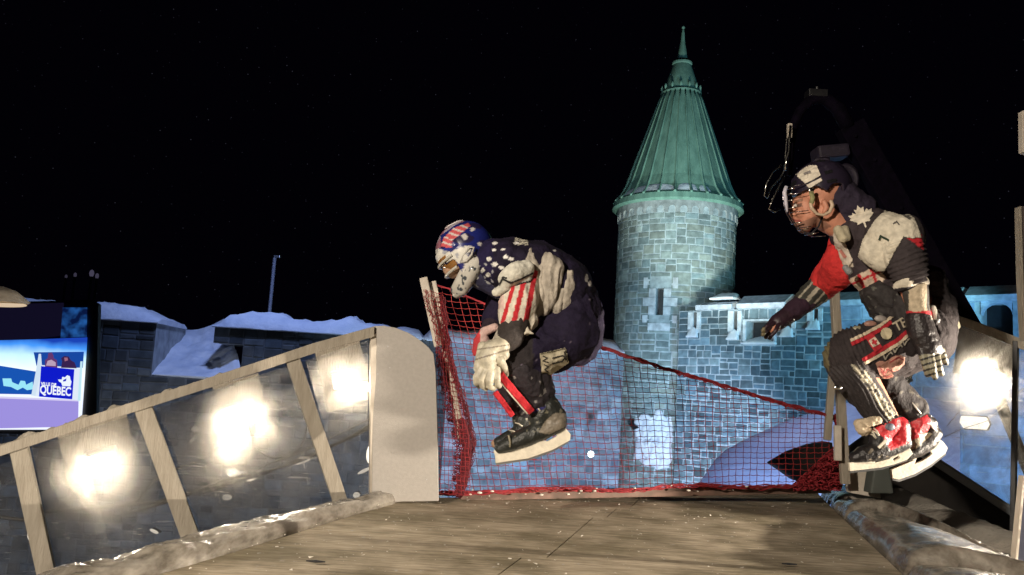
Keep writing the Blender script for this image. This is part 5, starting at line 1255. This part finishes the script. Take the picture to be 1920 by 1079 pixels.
# ---------------------------------------------------------------- RIGHT SKATER
Y2 = 3.45
sr = thing('person', P(1680, 890, Y2), 'person in black caged helmet and maple leaf jersey, leaping with knees bent', 'person')
def skin2(x, y, co):
    if inpoly(x, y, [(1491, 383), (1503, 381), (1505, 388), (1493, 390)]): return (.14, .07, .05)
    if inpoly(x, y, [(1488, 376), (1505, 372), (1507, 377), (1490, 381)]): return (.22, .11, .07)
    if inpoly(x, y, [(1486, 411), (1503, 413), (1502, 417), (1486, 415)]): return (.28, .07, .06)
    if inpoly(x, y, [(1495, 420), (1530, 405), (1560, 425), (1530, 440), (1500, 440)]): return (.26, .13, .09)
    return (.50, .22, .14)
body2 = blob('body', [
    [(1545, 355, 0, 38, .95), (1532, 375, 0, 36, .95)], [(1505, 385, 0, 19, 1.5), (1512, 405, 0, 24, 1.3), (1508, 425, 0, 14, 1.3)],
    [(1493, 378, 0, 9, 2.4), (1490, 388, 0, 6, 1.4), (1483, 402, 0, 4.6, 1.2), (1487, 404, 0, 6, 1.4)], [(1497, 412, 0, 9, 1.6), (1499, 418, 0, 9, 1.6)], [(1503, 399, -.035, 12), (1503, 399, .035, 12)],
    [(1535, 400, 0, 28, 1.1), (1575, 425, 0, 25, 1.1), (1600, 445, 0, 30)], [(1546, 380, -.088, 6), (1550, 390, -.09, 5.5), (1545, 398, -.086, 4)], [(1546, 380, .088, 6), (1545, 396, .088, 5)],
    [(1620, 445, 0, 42, 1.4), (1655, 480, 0, 50, 1.3), (1680, 540, 0, 44, 1.2), (1718, 605, 0, 48, 1.35)],
    [(1630, 450, 0, 34), (1685, 440, -.17, 28), (1706, 540, -.25, 20), (1728, 610, -.25, 13), (1742, 650, -.25, 12)],
    [(1620, 455, 0, 34), (1605, 475, .19, 26), (1537, 540, .26, 18), (1475, 595, .22, 12), (1450, 615, .20, 11)],
    [(1725, 630, -.09, 46), (1592, 665, -.17, 30), (1668, 785, -.15, 17), (1690, 830, -.15, 14), (1612, 852, -.15, 11)],
    [(1725, 630, .09, 46), (1640, 688, .08, 24), (1716, 770, .08, 13), (1738, 812, .07, 11), (1690, 860, .08, 11)]],
    Y2, .0052, M_skin, sr, skin2, smooth=3)
q = MB()
for dx in (-.034, .034):
    c = P(1491.5, 386.5, Y2 + dx); q.ball(c, .0095, 10, col=(.5, .45, .4))
q.obj('eyes', M_skin, body2, smooth=True)
# jersey
def j2(x, y, co):
    near = co.y < Y2 + .02
    if inpoly(x, y, [(1563, 438), (1580, 425), (1590, 440), (1583, 455), (1600, 500), (1580, 505), (1570, 490)]): return (.50, .44, .36)
    if inpoly(x, y, [(1590, 525), (1640, 500), (1662, 520), (1640, 545), (1600, 548), (1575, 540)]): return RED if (int((x - y * .4) / 7) % 4 == 0 or abs((y - 523) + (x - 1620) * .45) < 2.5) else (.58, .46, .36)
    if x > 1712 and 440 < y < 475: return RED
    return DKB if near else (.03, .02, .03)
jersey2 = blob('jersey', [[(1592, 440, 0, 34, 1.2), (1622, 442, 0, 52, 1.5), (1655, 470, 0, 60, 1.5), (1672, 520, 0, 52, 1.3), (1690, 560, 0, 44, 1.2)], [(1620, 470, .02, 48, 1.2), (1628, 515, 0, 34, 1.3), (1655, 540, 0, 34)],
                          [(1640, 450, .0, 42), (1690, 440, -.16, 40)]], Y2, .0065, M_cloth, sr, j2, disp=folds(.009, 1, 1, 9))
bv = tree_of(jersey2)
# maple leaf
cx, cy, sc_, an = 1616, 407, 25, R(-20)
lf = [(0, -1), (.16, -.68), (.38, -.78), (.30, -.32), (.55, -.55), (.62, -.38), (.95, -.42), (.80, -.12), (.95, 0), (.48, .36), (.54, .56), (.08, .48), (.06, .95), (-.06, .95), (-.08, .48), (-.54, .56), (-.48, .36), (-.95, 0), (-.80, -.12), (-.95, -.42), (-.62, -.38), (-.55, -.55), (-.30, -.32), (-.38, -.78), (-.16, -.68)]
lf = [(cx + sc_ * (x * math.cos(an) - y * math.sin(an)), cy + sc_ * .9 * (x * math.sin(an) + y * math.cos(an))) for x, y in lf]
decal('chest_strip', bv, [[(1563, 440), (1572, 430), (1584, 452), (1600, 488), (1592, 500), (1578, 498), (1568, 470)]], jersey2, (.55, .48, .40), M_cloth, .010, 1.4)
decal('red_mark', bv, stroke([(1578, 470), (1586, 482)], 6), jersey2, (.5, .2, .16), M_cloth, .013, 1.2)
blob('collar_pad', [[(1572, 432, -.10, 10), (1580, 447, -.12, 10)], [(1584, 430, -.10, 8), (1588, 446, -.12, 8)]], Y2, .005, M_cloth, sr, (.42, .37, .26))
blob('chest_buckle', [[(1585, 502, -.17, 6), (1592, 510, -.17, 7)]], Y2, .004, M_leather, sr, (.2, .2, .2))
decal('back_mark', bv, [[(1628, 368), (1640, 362), (1652, 374), (1660, 376), (1650, 381), (1636, 378)]], jersey2, (.5, .2, .15), M_cloth, .004, 1.2)
# shoulder and near sleeve
capoly = [(1609, 482), (1618, 450), (1640, 415), (1660, 394), (1688, 396), (1712, 406), (1722, 430), (1727, 446), (1708, 447), (1694, 444), (1677, 473), (1664, 500), (1654, 514), (1630, 500)]
def sl2(x, y, co):
    if inpoly(x, y, [(1700, 446), (1728, 440), (1732, 470)]): return RED
    return (.045, .036, .038)
sleeve2 = blob('sleeve', [[(1665, 440, -.19, 42), (1690, 445, -.22, 42)], [(1690, 460, -.23, 40), (1700, 490, -.26, 38), (1704, 515, -.27, 33)], [(1640, 470, -.17, 32), (1652, 490, -.19, 20)]],
               Y2, .0052, M_cloth, sr, sl2, disp=lambda co, x, y: (ribs(.0045, .35, .94, 9)(co, x, y) if y > 455 and x > 1665 else folds(.006, 1, 1, 9)(co, x, y)))
bv = tree_of(sleeve2, jersey2)
decal('white_shoulder', bv, [capoly], sleeve2, (.58, .53, .43), M_cloth, .005, 1.3)
bvs = tree_of(bpy.data.objects['white_shoulder'])
decal('number', bvs, stroke([(1650, 442), (1652, 449), (1667, 451)], 1) and (stroke([(1649, 450), (1651, 443), (1666, 451)], 4)), sleeve2, (.03, .045, .03), M_cloth, .003, .9)
decal('number', bvs, stroke([(1675, 420), (1681, 416), (1686, 422)], 2.4) + stroke([(1696, 404), (1706, 410)], 5), sleeve2, (.10, .09, .08), M_cloth, .003, .9)
blob('sleeve_cuff', [[(1684, 538, -.27, 10), (1700, 530, -.30, 14), (1726, 528, -.28, 14)], [(1690, 535, -.25, 14), (1728, 530, -.24, 14)]], Y2, .005, M_cloth, sr, lambda x, y, co: (.60, .54, .44) if y < 541 - (x - 1680) * .12 else (.03, .025, .03))
def fa(x, y, co):
    if y > 584: return RED if y < 598 else BLK
    return (.46, .38, .27) if 1704 < x < 1738 else (.05, .045, .04)
blob('forearm_guard', [[(1716, 545, -.27, 24), (1720, 575, -.27, 21), (1723, 592, -.27, 22)]], Y2, .005, M_rib, sr, fa)
# near glove, hanging with spread fingers
def g2(x, y, co):
    if y > 664 or (x > 1758 and y > 650):
        d = (x - 1735) * .3 + y; return (.27, .25, .18) if (d % 11) > 4 else (.02, .018, .018)
    if inpoly(x, y, [(1742, 572), (1758, 575), (1756, 600), (1746, 600)]): return (.35, .33, .28)
    return (.024, .019, .020)
g_near = blob('glove', [[(1722, 600, -.27, 24), (1728, 625, -.275, 27), (1740, 648, -.28, 24), (1752, 655, -.28, 16)], [(1745, 580, -.25, 10), (1752, 600, -.25, 11)],
    [(1728, 655, -.29, 9), (1733, 676, -.30, 7), (1736, 690, -.30, 6.2), (1739, 703, -.29, 5.6)],
    [(1741, 658, -.295, 9), (1747, 680, -.31, 7), (1750, 694, -.31, 6.2), (1753, 708, -.295, 5.6)],
    [(1752, 655, -.29, 9), (1758, 676, -.305, 7), (1761, 688, -.305, 6.2), (1765, 701, -.29, 5.6)],
    [(1760, 646, -.28, 8.5), (1766, 661, -.29, 6.6), (1770, 671, -.29, 6), (1774, 681, -.28, 5.4)],
    [(1716, 636, -.24, 10), (1710, 655, -.21, 7.5), (1712, 672, -.19, 6.5)]], Y2, .0034, M_leather, sr, g2, smooth=2)
# far arm
blob('sleeve', [[(1612, 470, .14, 40), (1585, 490, .18, 40), (1560, 515, .22, 34), (1545, 535, .24, 28)], [(1575, 455, .05, 20), (1580, 500, .08, 36), (1560, 528, .18, 26)]], Y2, .006, M_cloth, sr, lambda x, y, co: (.52, .03, .03), disp=folds(.010, 1, 1, 11))['label'] = 'red sleeve of the far arm'
def ep(x, y, co):
    n_ = noise.noise(co * 30); return (.30, .28, .22) if (abs((x - 1520) * .75 + (y - 556) * .65) % 13) < 3.5 or n_ > .5 else (.035, .036, .030)
blob('elbow_guard', [[(1533, 545, .25, 26), (1520, 556, .25, 24), (1508, 565, .24, 20)]], Y2, .0055, M_rib, sr, ep, disp=folds(.006, 1, 1, 18))
blob('forearm_guard', [[(1512, 566, .24, 20), (1490, 582, .23, 19), (1468, 597, .22, 16)]], Y2, .006, M_cloth, sr, (.030, .014, .026), disp=folds(.004, 1, 1, 22))
blob('glove', [[(1474, 594, .22, 17), (1459, 604, .21, 16), (1450, 611, .21, 13)], [(1448, 608, .18, 5), (1438, 612, .17, 4.5), (1430, 620, .17, 4)], [(1447, 613, .19, 5), (1437, 619, .18, 4.5), (1430, 628, .18, 4)],
               [(1448, 617, .21, 5), (1440, 625, .21, 4.5), (1436, 633, .21, 4)], [(1452, 618, .23, 5), (1446, 627, .23, 4.5), (1443, 634, .24, 4)], [(1460, 610, .16, 5), (1455, 620, .14, 4.5), (1448, 628, .14, 4)]], Y2, .0036, M_leather, sr, lambda x, y, co: (.16, .13, .07) if (x < 1435 and y > 614) else (.028, .014, .022), smooth=2)
# belt area and trousers
def br_(x, y, co):
    return (.10, .10, .085) if noise.noise(co * 42) > .42 else (.028, .024, .024)
blob('waist_pad', [[(1640, 548, -.02, 26, 1.5), (1668, 575, -.03, 34, 1.6), (1700, 590, -.02, 40, 1.6)], [(1650, 580, -.16, 11), (1672, 588, -.18, 11)], [(1690, 560, -.18, 16), (1700, 600, -.2, 18)]], Y2, .0065, M_rib, sr, br_, disp=folds(.010, 1, 1, 16))
def t2(x, y, co):
    if x < 1560 + 20 and x < 1553 + abs(y - 670) * .1: return (.13, .11, .06)
    return (.032, .025, .026)
tro = blob('trousers', [[(1722, 632, -.09, 60, 1.2), (1690, 645, -.13, 60), (1650, 655, -.16, 56), (1600, 662, -.18, 48), (1590, 672, -.18, 46)],
                        [(1722, 632, .09, 58, 1.2), (1680, 660, .09, 50), (1636, 690, .09, 40)], [(1735, 600, 0, 48, 1.6), (1722, 640, 0, 55, 1.6)]],
      Y2, .0055, M_cloth, sr, t2, disp=lambda co, x, y: (ribs(.0035, -.93, .36, 8.5)(co, x, y) if x < 1622 and co.y < Y2 + .05 else folds(.006, 1, 1, 10)(co, x, y)))
bv = tree_of(tro)
decal('leg_stripe', bv, stroke([(1596, 639), (1625, 625), (1650, 612), (1666, 600), (1678, 590)], 5.5), tro, (.56, .46, .34), M_cloth, .007, 1.2)
decal('leg_stripe', bv, stroke([(1598, 645), (1628, 631), (1652, 618), (1670, 606)], 7) + stroke([(1619, 675), (1650, 657), (1680, 640), (1704, 620)], 8), tro, (.38, .02, .03), M_cloth, .005, 1.2)
decal('leg_stripe', bv, stroke([(1622, 681), (1655, 663), (1686, 644), (1706, 626), (1712, 605)], 5.5), tro, (.56, .46, .34), M_cloth, .007, 1.2)
decal('flag_patch', bv, [[(1622, 634), (1636, 626), (1654, 652), (1640, 661)]], tro, (.42, .025, .035), M_cloth, .009, 1.1)
decal('flag_white', bv, [[(1628, 640), (1640, 633), (1649, 645), (1636, 652)]], tro, (.58, .50, .40), M_cloth, .012, 1.0)
decal('flag_leaf', bv, stroke([(1636, 639), (1641, 646)], 4) + stroke([(1635, 645), (1642, 640)], 3), tro, (.42, .025, .035), M_cloth, .014, .9)
decal('lettering', bv, [circ(1661.5, 626.5, 11)], tro, (.46, .40, .27), M_cloth, .010, 1.0)
decal('lettering', bv, stroke([(1673, 609), (1686, 602)], 3.4) + stroke([(1679, 606), (1686, 620)], 3.4), tro, (.46, .40, .30), M_cloth, .010, 1.0)
decal('lettering', bv, stroke([(1687, 601), (1694, 615)], 3.2) + stroke([(1687, 601), (1697, 596)], 2.8) + stroke([(1690, 608), (1700, 603)], 2.8) + stroke([(1694, 615), (1704, 609)], 2.8), tro, (.46, .40, .30), M_cloth, .010, 1.0)
x_, y_ = 1656, 671
for gl_ in range(6): # row of small hollow letters under the lower stripe
    gx, gy = x_ + gl_ * 9, y_ - gl_ * 6.5; decal('lettering', bv, stroke([(gx, gy), (gx + 5, gy - 4), (gx + 8, gy)] if gl_ % 2 else [(gx, gy - 4), (gx + 3, gy + 3), (gx + 7, gy - 4)], 2.4), tro, (.30, .27, .22), M_cloth, .009, 1.0)
pink = [(600, 760), (640, 735), (700, 745), (740, 720), (790, 690), (850, 680), (895, 700), (890, 770), (830, 830), (770, 850), (785, 900), (700, 925), (640, 870)]
pk = [(1530 + a / 5.396, 540 + b_2 / 5.396) for a, b_2 in pink]
pinko = decal('pink_patch', bv, [pk], tro, (.42, .22, .17), M_cloth, .007, 1.2)
decal('pink_patch_line', tree_of(pinko), stroke([(1648, 688), (1660, 700), (1664, 692), (1678, 700), (1690, 690)], 2) + stroke([(1668, 680), (1684, 670), (1692, 674)], 2) + stroke([(1652, 696), (1662, 708), (1672, 704)], 2), pinko, (.30, .05, .05), M_cloth, .003, .9)
q = MB()
for x, y, r in ((1609, 618, 9), (1632, 608, 10), (1651, 598, 9)): q.ball(P(x, y, Y2 - .20), r * mpp(Y2), 12, (1.25, .5, .7), (.30, .26, .18))
for i, v in enumerate(((1609, 618), (1632, 608), (1651, 598))):
    q = MB(); q.ball(P(*v, Y2 - .21), 8.5 * mpp(Y2), 12, (1.35, .7, .75), ((.28, .25, .17), (.34, .18, .14), (.30, .27, .25))[i]); q.obj('thigh_badge', M_leather, tro, smooth=True)
# leg guards, ribbed, with a net of pale laces
def sg(x, y, co):
    d = (x - 1590) * .82 - (y - 690) * .57
    if 8 < d < 24 and y > 684: return (.40, .36, .27) if noise.noise(co * 55) > -.1 else (.05, .045, .04)
    return (.034, .028, .029)
lgr = blob('leg_guard', [[(1592, 690, -.19, 40), (1606, 716, -.18, 36), (1630, 750, -.165, 30), (1650, 776, -.155, 27)]], Y2, .005, M_rib, sr, sg, disp=ribs(.0035, .82, -.57, 8))
lgr2 = blob('leg_guard', [[(1645, 705, .06, 36), (1680, 740, .06, 31), (1714, 770, .06, 27)]], Y2, .006, M_rib, sr, lambda x, y, co: (.09, .08, .065) if noise.noise(co * 36) > .4 else (.024, .020, .021), disp=folds(.006, 1, 1, 16))
q = MB(); q.ball(P(1571, 727, Y2 - .27), .013, 12, (1.4, .6, .8)); q.obj('knee_rivet', M_chrome, lgr, smooth=True)
q = MB(); q.ball(P(1669, 757, Y2 - .12), .018, 12, (.6, .5, 1.3)); q.obj('buckle', M_chrome, lgr2, smooth=True)
blob('fur_cuff', [[(1612, 796, -.17, 10), (1618, 806, -.17, 11), (1626, 806, -.17, 9)], [(1624, 792, -.19, 9), (1645, 788, -.2, 8)]], Y2, .004, M_cloth, sr, (.52, .42, .30), disp=folds(.006, 1, 1, 40))
# skates
def bc2(x, y, co):
    if inpoly(x, y, [(1636, 806), (1660, 790), (1702, 780), (1706, 830), (1670, 845), (1656, 820)]): return RED
    if noise.noise(co * 50) > .5: return (.20, .17, .13)
    return (.016, .014, .015)
lz = []
for i in range(6):
    t = i / 5; x, y = lerp(1614, 1640, t), lerp(838, 812, t); lz.append(((x - 6, y - 4), (x + 8, y + 5))); lz.append(((x + 8, y + 5), (x - 2, y - 9)))
r1 = skate(sr, [[(1602, 858, -.16, 10, 1.3), (1618, 852, -.16, 15, 1.2), (1645, 846, -.16, 18, 1.1), (1672, 838, -.16, 17), (1694, 830, -.16, 15)], [(1648, 842, -.16, 18), (1650, 815, -.16, 20), (1668, 795, -.16, 22)], [(1692, 828, -.16, 15), (1686, 800, -.16, 20)]], Y2, bc2,
     [(1592, 868), (1620, 864), (1645, 855), (1675, 841), (1698, 833), (1706, 840), (1712, 851), (1702, 862), (1678, 871), (1653, 877), (1593, 884)],
     [[(1640, 868), (1647, 857), (1672, 846), (1667, 860)], [(1674, 861), (1684, 855), (1687, 859), (1676, 865)]], [(1593, 881), (1653, 874), (1700, 861), (1702, 865), (1655, 881), (1594, 888)], Y2 - .16, lz)
q = MB(); q.ball(P(1669, 801, Y2 - .24), .017, 12, (1.2, .4, .9), (.12, .13, .17)); q.obj('ankle_badge', M_leather, r1, smooth=True)
q = MB(); q.beam(P(1647, 840, Y2 - .215), P(1661, 826, Y2 - .215), .010, .008, col=CREAM); q.obj('side_stripe', M_plastic, r1)
def bc3(x, y, co):
    if inpoly(x, y, [(1690, 815), (1700, 795), (1738, 778), (1752, 800), (1720, 822), (1700, 830)]): return RED
    if inpoly(x, y, [(1705, 830), (1730, 812), (1750, 812), (1720, 840), (1708, 845)]): return (.26, .22, .15)
    return (.018, .015, .015)
r2 = skate(sr, [[(1700, 852, .04, 13, 1.3), (1718, 842, .04, 16, 1.1), (1738, 828, .04, 17), (1752, 815, .04, 14)], [(1715, 838, .04, 17), (1710, 810, .04, 20), (1726, 792, .04, 22)], [(1748, 815, .04, 14), (1742, 795, .04, 15)]], Y2, bc3,
     [(1671, 881), (1690, 873), (1711, 864), (1722, 838), (1740, 828), (1756, 820), (1768, 828), (1777, 840), (1773, 850), (1745, 872), (1716, 889), (1685, 900), (1673, 897)],
     [[(1715, 870), (1722, 852), (1732, 846), (1745, 847), (1748, 852), (1730, 864)]], [(1673, 894), (1686, 897), (1716, 886), (1745, 869), (1772, 848), (1774, 853), (1746, 876), (1717, 893), (1686, 904), (1674, 901)], Y2 + .04, [])
q = MB(); q.prism([P(x, y, Y2 + .0) for x, y in ((1701, 748), (1706, 750), (1728, 776), (1756, 808), (1750, 812), (1722, 782), (1703, 758))], (0, .05, 0), BLK); fl = q.obj('ankle_flap', M_leather, r2, bevel=.003)
q = MB(); q.tube([P(x, y, Y2 - .003) for x, y in ((1710, 755), (1720, 768), (1727, 776))], .0035, 6, (.7, .66, .58)); q.obj('white_stripe', M_plastic, r2, smooth=True); q = MB(); q.tube([P(x, y, Y2 - .003) for x, y in ((1741, 793), (1748, 801), (1755, 808))], .0045, 6, (.7, .66, .58)); q.obj('white_stripe', M_plastic, r2, smooth=True)
# rear pack of the jersey hanging behind the arm
blob('jersey_tail', [[(1745, 520, -.05, 22, 1.4), (1762, 570, -.05, 24, 1.4), (1772, 610, -.05, 22, 1.2)], [(1778, 596, -.08, 9), (1784, 612, -.08, 10), (1780, 630, -.08, 8)]], Y2, .007, M_cloth, sr, lambda x, y, co: (.36, .33, .23) if (x > 1770 and 590 < y < 632) else (.022, .018, .02), disp=folds(.012, 1, 1, 14))
# helmet
f_, s_, u_ = frame_of(-.93, .37)
hc = P(1541, 353, Y2); HR = .106
q = MB(); vid = {}; NAz, NEl = 110, 60
def keep2(az, el):
    A, E = abs(math.degrees(az)), math.degrees(el)
    if A < 62: return E > 2 + A * .02
    if A < 80: return E > lerp(2, -18, (A - 62) / 18)
    if A < 112: return E > -12 - 8 * math.sin(math.radians((A - 80) / 32 * 180)) * -1
    return E > -46
for i in range(NAz):
    az = 2 * math.pi * i / NAz - math.pi
    for j in range(NEl + 1):
        el = R(lerp(-55, 89.9, j / NEl)); A = abs(math.degrees(az)); E = math.degrees(el)
        r = 1.12 + .05 * (1 if abs(math.sin(az * 2.5)) > .8 and E > 25 else 0) + (.03 if 35 < E < 42 else 0)
        p = hp(az, el, r); vid[i, j] = len(q.v); q.v.append(tuple(p)); q.c.append((.020, .015, .028))
for i in range(NAz):
    for j in range(NEl):
        az = 2 * math.pi * (i + .5) / NAz - math.pi; el = R(lerp(-55, 89.9, (j + .5) / NEl))
        if keep2(az, el): q.f.append((vid[i, j], vid[(i + 1) % NAz, j], vid[(i + 1) % NAz, j + 1], vid[i, j + 1])); q.m.append(0)
helmet2 = q.obj('helmet', M_shell, sr, smooth=True); md = helmet2.modifiers.new('s', 'SOLIDIFY'); md.thickness = .013; md.offset = -1
bv = tree_of(helmet2)
decal('white_patch', bv, [[(1492, 328), (1516, 311), (1531, 311), (1539, 330), (1510, 345)]], helmet2, (.62, .56, .46), M_cloth, .006, 1.1)
decal('patch_mark', bv, stroke([(1509, 327), (1519, 323)], 4), helmet2, (.2, .18, .17), M_cloth, .009, 1.0)
for vp in ([(1478, 350), (1492, 338), (1494, 343), (1481, 356)], [(1545, 322), (1560, 318), (1562, 323), (1548, 328)], [(1550, 338), (1568, 335), (1570, 340), (1552, 344)], [(1498, 306), (1512, 300), (1514, 304), (1500, 310)], [(1530, 300), (1546, 299), (1547, 303), (1531, 304)]):
    decal('vent_slot', bv, [vp], helmet2, (.004, .004, .005), M_cloth, .002, 1.0)
decal('white_strap', bv, [[(1512, 348), (1539, 334), (1542, 339), (1518, 354)]], helmet2, (.58, .52, .44), M_cloth, .006, 1.1)
q = MB(); q.ball(P(1521, 357, Y2 - .125), .011, 10, (1.2, .5, 1)); q.obj('visor_screw', M_chrome, helmet2, smooth=True)
q = MB(); er = [(1519, 380), (1522, 391), (1531, 401), (1543, 404), (1555, 398), (1561, 386), (1558, 376)]; q.tube([P(x, y, Y2 - .115) for x, y in er], [.007, .008, .006, .006, .007, .009, .008], 8, (.50, .38, .27)); q.obj('ear_guard', M_plastic, helmet2, smooth=True)
q = MB(); q.tube([P(1521, 360, Y2 - .12), P(1524, 372, Y2 - .12), P(1521, 382, Y2 - .118)], .010, 8, (.26, .25, .12)); q.obj('strap', M_cloth, helmet2, smooth=True)
q = MB(); q.tube([P(x, y, Y2 - .06) for x, y in ((1543, 404), (1535, 425), (1520, 440), (1508, 436))], .004, 6, BLK); q.obj('chin_strap', M_cloth, helmet2, smooth=True)
# cage of steel bars round the face
path = [(1471, 352), (1468, 368), (1469, 384), (1474, 400), (1483, 415), (1494, 428), (1508, 438), (1522, 444)]
q = MB()
for i, (x, y) in enumerate(path):
    if i in (2, 4): continue
    w = .078 if i < 6 else .055; back = 44 if i < 5 else 30; pts = []
    for k in range(13):
        a = math.pi * (k / 12 - .5); pts.append(P(x + back * (1 - math.cos(a)) * (1 - .1 * i / 7), y + (1 - math.cos(a)) * (-8 + i * 1.0), Y2 + w * math.sin(a) * 1.15))
    q.tube(pts, .0019, 6)
for d, sh in ((-.04, 4), (.04, 4), (0, 0)): q.tube([P(x + sh, y, Y2 + d) for x, y in path], .0022, 6)
q.obj('face_cage', M_dkchrome, helmet2, smooth=True)
q = MB()
for x, y in ((1470, 356), (1468, 366), (1469, 378), (1472, 392), (1484, 420), (1497, 432), (1510, 441)):
    pts = []
    for k in range(7):
        a = R(lerp(-62, 5, k / 6)); pts.append(P(x - 1 + 40 * (1 - math.cos(a)), y - (1 - math.cos(a)) * 6, Y2 + .075 * math.sin(a)))
    q = MB(); q.tube(pts, .0030, 6); q.obj('cage_bar', M_chrome, helmet2, smooth=True)
q = MB()
q = MB(); q.tube([P(x, y, Y2 - .065) for x, y in ((1474, 350), (1471, 362), (1473, 372), (1474, 384), (1476, 398))], [.008, .010, .009, .008, .004], 8, (.5, .48, .55)); q.obj('visor_edge', M_plastic, helmet2, smooth=True)
blob('hood', [[(1572, 378, 0, 42, 1.3), (1602, 405, 0, 42, 1.5)], [(1578, 408, 0, 30, 1.5), (1600, 430, 0, 34, 1.5)]], Y2 + .03, .007, M_cloth, sr, lambda x, y, co: (.022, .016, .030), disp=folds(.008, 1, 1, 12))
decal('maple_leaf', tree_of(jersey2, bpy.data.objects['hood']), [lf], jersey2, (.62, .56, .46), M_cloth, .005, .9)
